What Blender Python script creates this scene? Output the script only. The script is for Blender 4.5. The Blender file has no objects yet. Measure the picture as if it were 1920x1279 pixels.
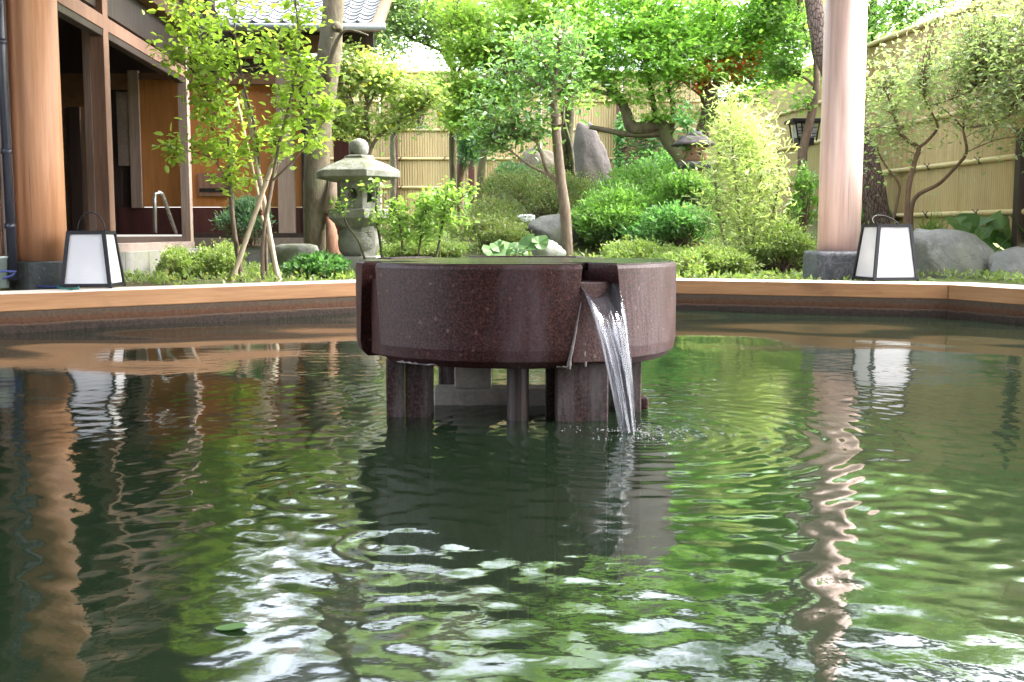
import bpy, math, random
import numpy as np
from mathutils import Vector, Matrix

random.seed(7)
rng = np.random.default_rng(7)
R = math.radians
C = bpy.context.scene.collection
S = bpy.context.scene

# ------------------------------------------------------------------ camera
HC = 0.516
PITCH = R(5.70)
FPX = 2000.0
cam_d = bpy.data.cameras.new('camera')
cam_d.sensor_width = 36.0
cam_d.lens = 36.0 * FPX / 1920.0
cam_d.clip_start = 0.05
cam_d.clip_end = 500
cam = bpy.data.objects.new('camera', cam_d)
C.objects.link(cam)
cam.location = (0, 0, HC)
cam.rotation_euler = (R(90) - PITCH, 0, 0)
S.camera = cam

# ------------------------------------------------------------------ light
SUN_EL, SUN_AZ = 50.0, 74.0            # azimuth from +Y towards +X
world = bpy.data.worlds.new('World')
S.world = world
world.use_nodes = True
wn = world.node_tree
bg = wn.nodes['Background']
sky = wn.nodes.new('ShaderNodeTexSky')
sky.sky_type = 'NISHITA'
sky.sun_disc = False
sky.sun_elevation = R(SUN_EL)
sky.sun_rotation = R(SUN_AZ)
sky.air_density = 1.0
sky.dust_density = 4.0
sky.ozone_density = 0.6
hsv = wn.nodes.new('ShaderNodeHueSaturation'); hsv.inputs['Saturation'].default_value = 0.45     # thin overcast
wn.links.new(sky.outputs[0], hsv.inputs['Color'])
wn.links.new(hsv.outputs[0], bg.inputs['Color'])
bg.inputs['Strength'].default_value = 0.15
sun_d = bpy.data.lights.new('sun', 'SUN')
sun_d.energy = 0.65
sun_d.angle = R(34)
sun_d.color = (1.0, 0.98, 0.95)
sun = bpy.data.objects.new('sun', sun_d)
C.objects.link(sun)
sdir = Vector((math.sin(R(SUN_AZ)) * math.cos(R(SUN_EL)), math.cos(R(SUN_AZ)) * math.cos(R(SUN_EL)), math.sin(R(SUN_EL))))
sun.rotation_euler = (-sdir).to_track_quat('-Z', 'Y').to_euler()
sun.location = (20, 10, 30)

S.view_settings.view_transform = 'Standard'
S.view_settings.look = 'None'
S.view_settings.gamma = 1
S.view_settings.use_curve_mapping = False
S.view_settings.exposure = 3.98
cy = S.cycles
cy.use_denoising = True
cy.max_bounces = 8
cy.diffuse_bounces = 4
cy.glossy_bounces = 4
cy.transmission_bounces = 4
cy.transparent_max_bounces = 10
cy.sample_clamp_indirect = 6.0
cy.caustics_reflective = False
cy.caustics_refractive = False

# ------------------------------------------------------------------ pixel helpers (photo pixels, 1920 x 1279)
CT, ST = math.cos(PITCH), math.sin(PITCH)
def P(px, py, Y):
    """the point at depth Y seen at a pixel of the photograph"""
    dx = (px - 960.0) / FPX
    dy = (639.5 - py) / FPX
    vy = CT + dy * ST
    vz = -ST + dy * CT
    s = Y / vy
    return Vector((dx * s, Y, HC + vz * s))
def PX(px, Y, z):
    return (px - 960.0) / FPX * (Y * CT + (HC - z) * ST)
def SC(Y):
    return Y / FPX

# ------------------------------------------------------------------ object helpers
def thing(name, label=None, cat=None, loc=(0, 0, 0), group=None, kind=None):
    o = bpy.data.objects.new(name, None)
    o.empty_display_size = 0.1
    C.objects.link(o)
    o.location = loc
    tag(o, label, cat, group, kind)
    return o
def tag(o, label=None, cat=None, group=None, kind=None):
    if label: o['label'] = label
    if cat: o['category'] = cat
    if group: o['group'] = group
    if kind: o['kind'] = kind
    return o
def org(o):
    v = Vector((0, 0, 0))
    while o is not None:
        v = v + o.location
        o = o.parent
    return v
def link(name, me, mat, parent=None, smooth=False, kind=None, label=None):
    o = bpy.data.objects.new(name, me)
    C.objects.link(o)
    if mat is not None and not me.materials:
        for m in (mat if isinstance(mat, (list, tuple)) else [mat]):
            me.materials.append(m)
    if parent is not None: o.parent = parent
    if kind: o['kind'] = kind
    if label: o['label'] = label
    if smooth:
        me.polygons.foreach_set('use_smooth', [True] * len(me.polygons))
    return o

class MB:
    """collects shapes in world coordinates; build() links them as ONE mesh object"""
    def __init__(s):
        s.v = []; s.f = []
    def add(s, vs, fs):
        n = len(s.v)
        s.v += [tuple(v) for v in vs]
        s.f += [tuple(i + n for i in f) for f in fs]
        return s
    def box(s, a, b, M=None):
        x0, y0, z0 = a; x1, y1, z1 = b
        vs = [Vector(p) for p in ((x0,y0,z0),(x1,y0,z0),(x1,y1,z0),(x0,y1,z0),(x0,y0,z1),(x1,y0,z1),(x1,y1,z1),(x0,y1,z1))]
        if M: vs = [M @ v for v in vs]
        return s.add(vs, [(0,3,2,1),(4,5,6,7),(0,1,5,4),(1,2,6,5),(2,3,7,6),(3,0,4,7)])
    def bar(s, p, q, w, h, up=Vector((0,0,1))):
        """a rectangular bar from p to q, width w (sideways) and height h"""
        p, q = Vector(p), Vector(q)
        d = (q - p).normalized()
        sd = d.cross(up)
        if sd.length < 1e-4: sd = Vector((1,0,0))
        sd.normalize(); u = sd.cross(d).normalized()
        vs = []
        for e in (p, q):
            for a, b in ((-1,-1),(1,-1),(1,1),(-1,1)):
                vs.append(e + sd * a * w / 2 + u * b * h / 2)
        return s.add(vs, [(0,1,2,3),(7,6,5,4),(0,4,5,1),(1,5,6,2),(2,6,7,3),(3,7,4,0)])
    def tube(s, pts, rad, n=8, cap=True, wob=0.0):
        pts = [Vector(p) for p in pts]
        rad = list(rad) if hasattr(rad, '__len__') else [rad] * len(pts)
        vs = []; fs = []
        ref = Vector((0.13, 1, 0.21)).normalized()
        for i, p in enumerate(pts):
            a = pts[max(i-1, 0)]; b = pts[min(i+1, len(pts)-1)]
            d = (b - a)
            if d.length < 1e-7: d = Vector((0,0,1))
            d.normalize()
            x = d.cross(ref)
            if x.length < 1e-3: x = d.cross(Vector((1,0,0)))
            x.normalize(); y = d.cross(x)
            for k in range(n):
                t = 2 * math.pi * k / n
                r = rad[i] * (1 + (random.uniform(-wob, wob) if wob else 0))
                vs.append(p + x * math.cos(t) * r + y * math.sin(t) * r)
        for i in range(len(pts) - 1):
            for k in range(n):
                k2 = (k + 1) % n
                fs.append((i*n+k, i*n+k2, (i+1)*n+k2, (i+1)*n+k))
        if cap:
            fs.append(tuple(range(n-1, -1, -1)))
            fs.append(tuple(range((len(pts)-1)*n, len(pts)*n)))
        return s.add(vs, fs)
    def lathe(s, c, prof, n=24, rot=0.0):
        """prof: list of (r, z) bottom to top"""
        c = Vector(c); vs = []; fs = []
        for r, z in prof:
            for k in range(n):
                t = rot + 2 * math.pi * k / n
                vs.append((c.x + r * math.cos(t), c.y + r * math.sin(t), c.z + z))
        m = len(prof)
        for i in range(m - 1):
            for k in range(n):
                k2 = (k + 1) % n
                fs.append((i*n+k, i*n+k2, (i+1)*n+k2, (i+1)*n+k))
        fs.append(tuple(range(n-1, -1, -1)))
        fs.append(tuple(range((m-1)*n, m*n)))
        return s.add(vs, fs)
    def prism(s, poly, z0, z1):
        """poly: (x, y) counter-clockwise"""
        n = len(poly)
        vs = [(x, y, z0) for x, y in poly] + [(x, y, z1) for x, y in poly]
        fs = [tuple(range(n-1, -1, -1)), tuple(range(n, 2*n))]
        for i in range(n):
            j = (i + 1) % n
            fs.append((i, j, n + j, n + i))
        return s.add(vs, fs)
    def build(s, name, mat, parent=None, smooth=False, bevel=0.0, kind=None, label=None, sub=0, seg=2):
        o0 = org(parent) if parent is not None else Vector((0,0,0))
        me = bpy.data.meshes.new(name)
        me.from_pydata([(v[0]-o0.x, v[1]-o0.y, v[2]-o0.z) for v in s.v], [], s.f)
        me.update()
        o = link(name, me, mat, parent, smooth, kind, label)
        if bevel > 0:
            m = o.modifiers.new('bevel', 'BEVEL'); m.width = bevel; m.segments = seg; m.limit_method = 'ANGLE'; m.angle_limit = R(35)
        if sub:
            m = o.modifiers.new('sub', 'SUBSURF'); m.levels = sub; m.render_levels = sub
        return o

def np_mesh(name, V, F, mat, parent=None, smooth=False, kind=None):
    """V (N,3) world, F (M,k) -> mesh object"""
    o0 = org(parent) if parent is not None else Vector((0,0,0))
    V = np.asarray(V, dtype=np.float32) - np.array(o0, dtype=np.float32)
    F = np.asarray(F, dtype=np.int32)
    me = bpy.data.meshes.new(name)
    me.vertices.add(len(V)); me.vertices.foreach_set('co', V.ravel())
    k = F.shape[1]
    me.loops.add(F.size); me.loops.foreach_set('vertex_index', F.ravel())
    me.polygons.add(len(F))
    me.polygons.foreach_set('loop_start', np.arange(0, F.size, k, dtype=np.int32))
    me.update(calc_edges=True)
    o = link(name, me, mat, parent, False, kind)
    if smooth: me.polygons.foreach_set('use_smooth', np.ones(len(F), dtype=bool))
    return o

# ------------------------------------------------------------------ materials
class NT:
    def __init__(s, name):
        s.m = bpy.data.materials.new(name); s.m.use_nodes = True
        s.t = s.m.node_tree; s.n = s.t.nodes; s.l = s.t.links
        s.b = s.n['Principled BSDF']; s.out = s.n['Material Output']
    def new(s, t, **kw):
        n = s.n.new(t)
        for k, v in kw.items(): setattr(n, k, v)
        return n
    def coord(s, scale=(1,1,1), rot=(0,0,0), kind='Object'):
        tc = s.new('ShaderNodeTexCoord'); mp = s.new('ShaderNodeMapping')
        mp.inputs['Scale'].default_value = scale; mp.inputs['Rotation'].default_value = rot
        s.l.new(tc.outputs[kind], mp.inputs['Vector'])
        return mp.outputs[0]
    def noise(s, vec, scale, detail=4, rough=0.55, dist=0.0):
        n = s.new('ShaderNodeTexNoise')
        n.inputs['Scale'].default_value = scale; n.inputs['Detail'].default_value = detail
        n.inputs['Roughness'].default_value = rough; n.inputs['Distortion'].default_value = dist
        if vec is not None: s.l.new(vec, n.inputs['Vector'])
        return n.outputs['Fac']
    def ramp(s, fac, stops, interp='LINEAR'):
        r = s.new('ShaderNodeValToRGB'); cr = r.color_ramp; cr.interpolation = interp
        while len(cr.elements) < len(stops): cr.elements.new(0.5)
        for e, (p, c) in zip(cr.elements, stops):
            e.position = p; e.color = (c[0], c[1], c[2], 1) if hasattr(c, '__len__') else (c, c, c, 1)
        s.l.new(fac, r.inputs[0]); return r.outputs[0]
    def mix(s, fac, a, b, mode='MIX'):
        m = s.new('ShaderNodeMix', data_type='RGBA', blend_type=mode)
        for i, v in ((0, fac), (6, a), (7, b)):
            if hasattr(v, 'links'): s.l.new(v, m.inputs[i])
            elif i == 0: m.inputs[0].default_value = v
            else: m.inputs[i].default_value = (v[0], v[1], v[2], 1)
        return m.outputs[2]
    def math(s, op, a, b=0.0):
        m = s.new('ShaderNodeMath', operation=op)
        for i, v in ((0, a), (1, b)):
            if hasattr(v, 'links'): s.l.new(v, m.inputs[i])
            else: m.inputs[i].default_value = v
        return m.outputs[0]
    def bump(s, h, strength=0.3, dist=0.01, nrm=None):
        b = s.new('ShaderNodeBump'); b.inputs['Strength'].default_value = strength; b.inputs['Distance'].default_value = dist
        s.l.new(h, b.inputs['Height'])
        if nrm is not None: s.l.new(nrm, b.inputs['Normal'])
        return b.outputs[0]
    def set(s, col=None, rough=None, nrm=None, spec=None):
        if col is not None:
            if hasattr(col, 'links'): s.l.new(col, s.b.inputs['Base Color'])
            else: s.b.inputs['Base Color'].default_value = (col[0], col[1], col[2], 1)
        if rough is not None:
            if hasattr(rough, 'links'): s.l.new(rough, s.b.inputs['Roughness'])
            else: s.b.inputs['Roughness'].default_value = rough
        if nrm is not None: s.l.new(nrm, s.b.inputs['Normal'])
        if spec is not None: s.b.inputs['Specular IOR Level'].default_value = spec
        return s.m

def m_wood(name, c1, c2, axis='Z', scale=14, rough=0.6, knots=False, dirt=None, stretch=0.06, cracks=False):
    t = NT(name)
    sc = {'Z': (1, 1, stretch), 'X': (stretch, 1, 1), 'Y': (1, stretch, 1)}[axis]
    v = t.coord(sc)
    a = t.noise(v, scale, 6, 0.6, 0.6)
    b = t.noise(v, scale * 5, 3, 0.6)
    c = t.noise(t.coord(tuple(0.6 if q == 1 else 0.25 for q in sc)), 2.5, 2)
    col = t.ramp(a, [(0.30, c1), (0.68, c2)])
    col = t.mix(0.35, col, t.ramp(b, [(0.3, [x*0.55 for x in c1]), (0.7, [min(1, x*1.15) for x in c2])]))
    col = t.mix(t.ramp(c, [(0.35, 0.0), (0.75, 0.45)]), col, [x*0.72 for x in c1])
    if knots:
        vo = t.new('ShaderNodeTexVoronoi'); vo.inputs['Scale'].default_value = 4.2
        t.l.new(t.coord((1, 1, 0.8)), vo.inputs['Vector'])
        k = t.ramp(vo.outputs['Distance'], [(0.06, 1.0), (0.13, 0.0)])
        col = t.mix(k, col, [x*0.3 for x in c1])
    if cracks:
        k = t.ramp(t.noise(t.coord((1, 1, 0.018)), 26, 3, 0.6, 0.3), [(0.67, 0.0), (0.70, 0.45)])
        col = t.mix(k, col, [x*0.3 for x in c1])
        k2 = t.ramp(t.noise(t.coord((1, 1, 0.12)), 5, 4, 0.6, 1.0), [(0.5, 0.0), (0.75, 0.55)])
        col = t.mix(k2, col, [min(1, x*1.25) for x in c2])
    if dirt:
        d = t.noise(t.coord((1, 1, 1)), 9, 6, 0.7)
        col = t.mix(t.ramp(d, [(0.45, 0.0), (0.7, 0.8)]), col, dirt)
    return t.set(col, t.ramp(b, [(0.2, rough - 0.12), (0.8, rough + 0.12)]), t.bump(b, 0.25, 0.004), 0.35)

def m_stone(name, c1, c2, scale=8, rough=0.85, lich=None, bump=0.6, spots=None, moss=None):
    t = NT(name)
    v = t.coord()
    a = t.noise(v, scale, 8, 0.65); b = t.noise(v, scale * 7, 4, 0.7); c = t.noise(v, scale * 0.4, 3, 0.6)
    col = t.ramp(a, [(0.28, c1), (0.72, c2)])
    col = t.mix(0.3, col, t.ramp(b, [(0.3, [x*0.5 for x in c1]), (0.7, [min(1, x*1.3) for x in c2])]))
    if lich: col = t.mix(t.ramp(c, [(0.5, 0.0), (0.62, 0.7)]), col, lich)
    if spots: col = t.mix(t.ramp(t.noise(v, scale * 3, 5, 0.7), [(0.58, 0.0), (0.66, 0.8)]), col, spots)
    if moss:
        g = t.new('ShaderNodeNewGeometry'); sx = t.new('ShaderNodeSeparateXYZ'); t.l.new(g.outputs['Normal'], sx.inputs[0])
        f = t.math('MULTIPLY', t.ramp(sx.outputs[2], [(0.3, 0.0), (0.9, 1.0)]), t.ramp(a, [(0.4, 0.0), (0.6, 1.0)]))
        col = t.mix(f, col, moss)
    h = t.math('ADD', t.math('MULTIPLY', a, 1.0), t.math('MULTIPLY', b, 0.35))
    if bump > 0.75:
        cr = t.noise(v, scale * 0.7, 3, 0.5, 0.6)
        ck = t.ramp(cr, [(0.492, 0.0), (0.5, 1.0), (0.508, 0.0)])
        ck = t.math('MULTIPLY', ck, t.ramp(c, [(0.45, 0.0), (0.6, 1.0)]))
        col = t.mix(t.math('MULTIPLY', ck, 0.2), col, [x*0.25 for x in c1]); h = t.math('SUBTRACT', h, t.math('MULTIPLY', ck, 0.15))
    return t.set(col, rough, t.bump(h, bump, 0.02), 0.3)

def m_leaf(name, c1, c2, rough=0.5, trans=0.45, spec=0.5, c3=None):
    """leaf colour varies from leaf to leaf; light passes through"""
    def ds(c, k=0.13):
        l = 0.25*c[0]+0.65*c[1]+0.1*c[2]; return tuple(x*(1-k)+l*k for x in c)
    if "petal" not in name: c1, c2 = ds(c1), ds(c2)
    t = NT(name)
    g = t.new('ShaderNodeNewGeometry')
    oi = t.new('ShaderNodeObjectInfo')
    r = t.math('FRACT', t.math('ADD', g.outputs['Random Per Island'], oi.outputs['Random']))
    stops = [(0.0, c1), (0.85, c2)]
    if c3: stops = [(0.0, c1), (0.86, c2), (0.93, c3), (1.0, c3)]
    col = t.ramp(r, stops)
    n = t.noise(t.coord(), 1.4, 3)
    col = t.mix(t.ramp(n, [(0.35, 0.0), (0.7, 0.5)]), col, [x * 0.6 for x in c1])
    t.set(col, rough, None, spec)
    tr = t.new('ShaderNodeBsdfTranslucent')
    tc = t.mix(1.0, col, (1.1, 1.28, 0.62), 'MULTIPLY')
    t.l.new(tc, tr.inputs['Color'])
    ms = t.new('ShaderNodeMixShader'); ms.inputs[0].default_value = min(0.68, trans+0.08)
    t.l.new(t.b.outputs[0], ms.inputs[1]); t.l.new(tr.outputs[0], ms.inputs[2])
    t.l.new(ms.outputs[0], t.out.inputs['Surface'])
    return t.m

def m_plain(name, col, rough=0.5, metal=0.0, var=0.2, scale=20, spec=0.5):
    t = NT(name)
    n = t.noise(t.coord(), scale, 5, 0.6)
    c = t.ramp(n, [(0.25, [x*(1-var) for x in col]), (0.75, [min(1, x*(1+var)) for x in col])])
    t.set(c, t.ramp(n, [(0.2, max(0.02, rough-0.08)), (0.8, min(1, rough+0.08))]), t.bump(n, 0.15, 0.003), spec)
    t.b.inputs['Metallic'].default_value = metal
    return t.m

M = {}
M['pillar_l'] = m_wood('cypress_orange', (0.44, 0.185, 0.08), (0.60, 0.32, 0.18), 'Z', 9, 0.5, stretch=0.05, cracks=True)
M['pillar_r'] = m_wood('cypress_pink', (0.60, 0.37, 0.31), (0.76, 0.56, 0.50), 'Z', 9, 0.5, stretch=0.05, cracks=True)
M['coping'] = m_wood('coping_wood', (0.52, 0.29, 0.14), (0.78, 0.54, 0.33), 'X', 10, 0.5, stretch=0.08)
M['old_wood'] = m_wood('weathered_wood', (0.13, 0.068, 0.045), (0.25, 0.145, 0.10), 'Z', 14, 0.7)
M['pale_wood'] = m_wood('pale_post_wood', (0.22, 0.15, 0.12), (0.38, 0.29, 0.24), 'Z', 14, 0.7)
M['beam_wood'] = m_wood('beam_wood', (0.10, 0.05, 0.027), (0.20, 0.105, 0.055), 'Y', 12, 0.6)
def m_coping():
    t = NT('coping_timber')
    v = t.coord((0.06, 1, 1)); a = t.noise(v, 11, 6, 0.62, 0.7); b = t.noise(v, 60, 3, 0.6); c = t.noise(t.coord((0.5, 1, 1)), 4, 4, 0.6)
    col = t.ramp(a, [(0.3, (0.25, 0.105, 0.036)), (0.7, (0.40, 0.205, 0.085))])
    col = t.mix(0.3, col, t.ramp(b, [(0.3, (0.13, 0.055, 0.02)), (0.7, (0.46, 0.26, 0.12))]))
    col = t.mix(t.ramp(c, [(0.55, 0.0), (0.72, 0.6)]), col, (0.13, 0.06, 0.026))
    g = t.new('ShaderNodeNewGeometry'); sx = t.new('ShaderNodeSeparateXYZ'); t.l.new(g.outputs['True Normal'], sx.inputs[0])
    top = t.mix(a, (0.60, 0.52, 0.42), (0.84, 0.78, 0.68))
    col = t.mix(t.ramp(sx.outputs[2], [(0.5, 0.0), (0.9, 1.0)]), col, top)  # top faces painted paler: bleached wood, with overhead skylight put into the colour
    return t.set(col, 0.55, t.bump(b, 0.25, 0.003), 0.35)
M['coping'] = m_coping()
M['orange'] = m_wood('pine_board', (0.29, 0.115, 0.03), (0.42, 0.18, 0.055), 'Z', 8, 0.55, knots=True)
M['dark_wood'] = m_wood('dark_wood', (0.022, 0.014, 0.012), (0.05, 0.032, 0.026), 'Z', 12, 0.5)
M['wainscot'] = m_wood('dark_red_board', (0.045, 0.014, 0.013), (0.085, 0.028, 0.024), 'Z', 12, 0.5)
M['roof_under'] = m_wood('roof_underside', (0.10, 0.062, 0.04), (0.17, 0.11, 0.075), 'X', 8, 0.75)
M['concrete'] = m_stone('foundation_concrete', (0.11, 0.108, 0.10), (0.185, 0.18, 0.17), 5, 0.9, bump=0.3, lich=(0.13, 0.135, 0.09))
M['pinkish'] = m_stone('sill_stone', (0.14, 0.105, 0.09), (0.22, 0.175, 0.15), 6, 0.85, bump=0.3)
M['lantern_stone'] = m_stone('mossy_granite', (0.14, 0.142, 0.125), (0.25, 0.25, 0.22), 12, 0.9, lich=(0.085, 0.10, 0.05), bump=0.7, moss=(0.09, 0.10, 0.055))
M['pale_stone'] = m_stone('pale_granite', (0.22, 0.215, 0.195), (0.34, 0.33, 0.31), 14, 0.9, bump=0.4)
M['rock_grey'] = m_stone('boulder_grey', (0.15, 0.158, 0.148), (0.26, 0.27, 0.25), 3, 0.9, lich=(0.22, 0.225, 0.175), bump=1.0, spots=(0.31, 0.31, 0.29))
M['rock_dark'] = m_stone('rock_dark', (0.05, 0.053, 0.05), (0.12, 0.122, 0.115), 4, 0.9, lich=(0.10, 0.11, 0.07), bump=0.9)
M['rock_purple'] = m_stone('rock_purple', (0.055, 0.047, 0.047), (0.105, 0.09, 0.088), 3, 0.9, lich=(0.085, 0.08, 0.052), bump=0.9)
M['rock_tan'] = m_stone('rock_tan', (0.06, 0.05, 0.036), (0.105, 0.09, 0.065), 4, 0.9, bump=0.8)
M['rust_stone'] = m_stone('rust_lantern_stone', (0.18, 0.10, 0.06), (0.30, 0.17, 0.11), 10, 0.9, bump=0.6)
M['white_rock'] = m_stone('white_rock', (0.6, 0.6, 0.6), (0.8, 0.8, 0.8), 10, 0.8, bump=0.4)
M['black_metal'] = m_plain('black_iron', (0.009, 0.0085, 0.011), 0.5, 0.0, spec=0.3)
M['steel'] = m_plain('steel_rail', (0.42, 0.42, 0.43), 0.3, 0.9)
M['gutter'] = m_plain('gutter_grey', (0.16, 0.17, 0.18), 0.45)
M['bucket'] = m_plain('grey_green_plastic', (0.30, 0.36, 0.34), 0.5)
M['cord_blue'] = m_plain('blue_cord', (0.02, 0.035, 0.16), 0.6)
M['cord_green'] = m_plain('green_cord', (0.01, 0.14, 0.12), 0.6)
M['tile'] = m_plain('glazed_roof_tile', (0.17, 0.175, 0.185), 0.35, 0.0, 0.25, 6, 0.9)
M['bamboo_pole'] = m_wood('bamboo_pole', (0.46, 0.36, 0.25), (0.66, 0.56, 0.42), 'Z', 14, 0.45)
M['bamboo_rail'] = m_wood('bamboo_rail', (0.42, 0.32, 0.15), (0.58, 0.46, 0.25), 'X', 12, 0.45)
M['tie'] = m_plain('black_palm_rope', (0.02, 0.017, 0.015), 0.9)
M['jute'] = m_plain('brown_jute_rope', (0.13, 0.07, 0.04), 0.9)
M['pipe'] = m_plain('dark_pipe', (0.03, 0.032, 0.045), 0.35)

def m_bark(name, c1, c2, scale=10, bump=0.8, lich=None, plates=False):
    t = NT(name)
    v = t.coord((1, 1, 0.35))
    a = t.noise(v, scale, 8, 0.7, 0.3)
    col = t.ramp(a, [(0.3, c1), (0.7, c2)])
    if lich: col = t.mix(t.ramp(t.noise(t.coord(), 4, 5, 0.7), [(0.45, 0.0), (0.6, 0.75)]), col, lich)
    h = a
    if plates:
        vo = t.new('ShaderNodeTexVoronoi', feature='DISTANCE_TO_EDGE'); vo.inputs['Scale'].default_value = 38
        t.l.new(t.coord((1, 1, 0.42)), vo.inputs['Vector'])
        k = t.ramp(vo.outputs['Distance'], [(0.0, 0.0), (0.10, 1.0)])
        col = t.mix(k, [x*0.8 for x in c1], col); h = t.math('ADD', t.math('MULTIPLY', a, 0.5), k)
    return t.set(col, 0.9, t.bump(h, bump, 0.02), 0.2)
M['bark_grey'] = m_bark('bark_grey_tan', (0.075, 0.06, 0.04), (0.17, 0.14, 0.095), 22, 1.0, lich=(0.14, 0.135, 0.085))
M['bark_brown'] = m_bark('bark_brown', (0.10, 0.065, 0.045), (0.20, 0.14, 0.10), 16)
M['bark_root'] = m_bark('bark_red_brown', (0.15, 0.075, 0.045), (0.27, 0.15, 0.10), 18)
M['bark_pale'] = m_bark('bark_pale_smooth', (0.12, 0.09, 0.065), (0.23, 0.18, 0.135), 24, 0.7)
M['bark_dark'] = m_bark('bark_dark', (0.03, 0.026, 0.02), (0.075, 0.06, 0.045), 18, lich=(0.12, 0.13, 0.06))
M['bark_maple'] = m_bark('bark_maple', (0.075, 0.055, 0.04), (0.17, 0.13, 0.095), 16, lich=(0.13, 0.14, 0.06))
M['bark_pine'] = m_bark('bark_pine', (0.10, 0.068, 0.055), (0.19, 0.14, 0.115), 14, 1.0, plates=True)

L = {}
L['sapling'] = m_leaf('leaf_young', (0.26, 0.38, 0.03), (0.44, 0.56, 0.08), 0.45, 0.55)
L['sapling2'] = m_leaf('leaf_green', (0.16, 0.28, 0.04), (0.30, 0.44, 0.09), 0.45, 0.5)
L['palefan'] = m_leaf('leaf_pale_fan', (0.32, 0.42, 0.12), (0.54, 0.60, 0.26), 0.45, 0.55, c3=(0.50, 0.42, 0.06))
L['camellia'] = m_leaf('leaf_camellia', (0.10, 0.24, 0.06), (0.26, 0.44, 0.13), 0.20, 0.4, 0.9, c3=(0.26, 0.36, 0.12))
L['maple'] = m_leaf('leaf_maple', (0.23, 0.44, 0.05), (0.40, 0.63, 0.11), 0.5, 0.62)
L['maple_light'] = m_leaf('leaf_maple_light', (0.28, 0.44, 0.07), (0.46, 0.62, 0.14), 0.5, 0.62, c3=(0.44, 0.40, 0.08))
L['pine'] = m_leaf('leaf_bluegreen', (0.05, 0.16, 0.07), (0.12, 0.28, 0.13), 0.5, 0.3)
L['bamboo'] = m_leaf('leaf_bamboo', (0.34, 0.42, 0.14), (0.56, 0.62, 0.30), 0.45, 0.5)
L['azalea'] = m_leaf('leaf_azalea', (0.13, 0.18, 0.045), (0.27, 0.33, 0.10), 0.5, 0.4, c3=(0.34, 0.25, 0.12))
L['azalea_y'] = m_leaf('leaf_azalea_yellow', (0.17, 0.26, 0.05), (0.34, 0.44, 0.13), 0.5, 0.4, c3=(0.44, 0.42, 0.16))
L['rhodo'] = m_leaf('leaf_bright', (0.11, 0.26, 0.03), (0.26, 0.45, 0.09), 0.35, 0.45, 0.6)
L['silver'] = m_leaf('leaf_silver', (0.20, 0.29, 0.11), (0.42, 0.49, 0.26), 0.4, 0.45, c3=(0.42, 0.46, 0.26))
L['nandina'] = m_leaf('leaf_nandina', (0.05, 0.13, 0.07), (0.13, 0.24, 0.14), 0.45, 0.4)
L['back'] = m_leaf('leaf_backdrop', (0.15, 0.28, 0.08), (0.32, 0.48, 0.17), 0.5, 0.6)
L['back_pale'] = m_leaf('leaf_backdrop_pale', (0.20, 0.30, 0.14), (0.40, 0.50, 0.28), 0.5, 0.6)
L['hosta'] = m_leaf('leaf_big', (0.09, 0.22, 0.045), (0.18, 0.34, 0.09), 0.45, 0.45)
L['grass'] = m_leaf('leaf_blade', (0.12, 0.26, 0.02), (0.26, 0.42, 0.05), 0.45, 0.45)
L['red'] = m_leaf('petal_red', (0.80, 0.12, 0.03), (0.90, 0.24, 0.07), 0.5, 0.4)
L['low'] = m_leaf('leaf_low', (0.09, 0.24, 0.06), (0.20, 0.42, 0.13), 0.35, 0.4)
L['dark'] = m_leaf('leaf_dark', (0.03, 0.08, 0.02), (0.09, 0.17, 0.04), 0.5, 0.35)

# ------------------------------------------------------------------ pool outline (world, metres)
HEX = [(-0.10, 7.77), (2.73, 6.67), (3.75, 4.10), (2.70, 0.62), (-2.70, 0.62), (-3.95, 3.00), (-3.02, 5.27)]
HEX = HEX[::-1]        # counter-clockwise
ZD = 0.206             # top of the coping
def hex_off(d):
    n = len(HEX); out = []
    for i in range(n):
        a = Vector(HEX[i-1]); b = Vector(HEX[i]); c = Vector(HEX[(i+1) % n])
        e1 = (b - a).normalized(); e2 = (c - b).normalized()
        n1 = Vector((e1.y, -e1.x)); n2 = Vector((e2.y, -e2.x))
        m = (n1 + n2).normalized()
        out.append(b + m * d / max(0.3, m.dot(n1)))
    return out
def hex_dist(X, Y):
    """signed distance-like (max over edges), negative inside; numpy"""
    D = np.full(np.shape(X), -1e9); n = len(HEX)
    for i in range(n):
        ax, ay = HEX[i]; bx, by = HEX[(i+1) % n]
        l = math.hypot(bx-ax, by-ay); nx, ny = (by-ay)/l, -(bx-ax)/l
        D = np.maximum(D, (X-ax)*nx + (Y-ay)*ny)
    return D

def sstep(a, b, x):
    t = np.clip((x - a) / (b - a), 0, 1); return t*t*(3-2*t)
def ground_h(X, Y):
    right = sstep(-2.2, -0.6, X)
    h = 0.165 + right * sstep(8.3, 12.0, Y) * 0.47 + sstep(1.8, 4.5, X) * sstep(7.4, 9.5, Y) * 0.12
    h = h + 0.02 * np.sin(X*3.1 + 1) * np.sin(Y*2.3)
    return h
def gh(x, y): return float(ground_h(np.array(x), np.array(y)))

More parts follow.
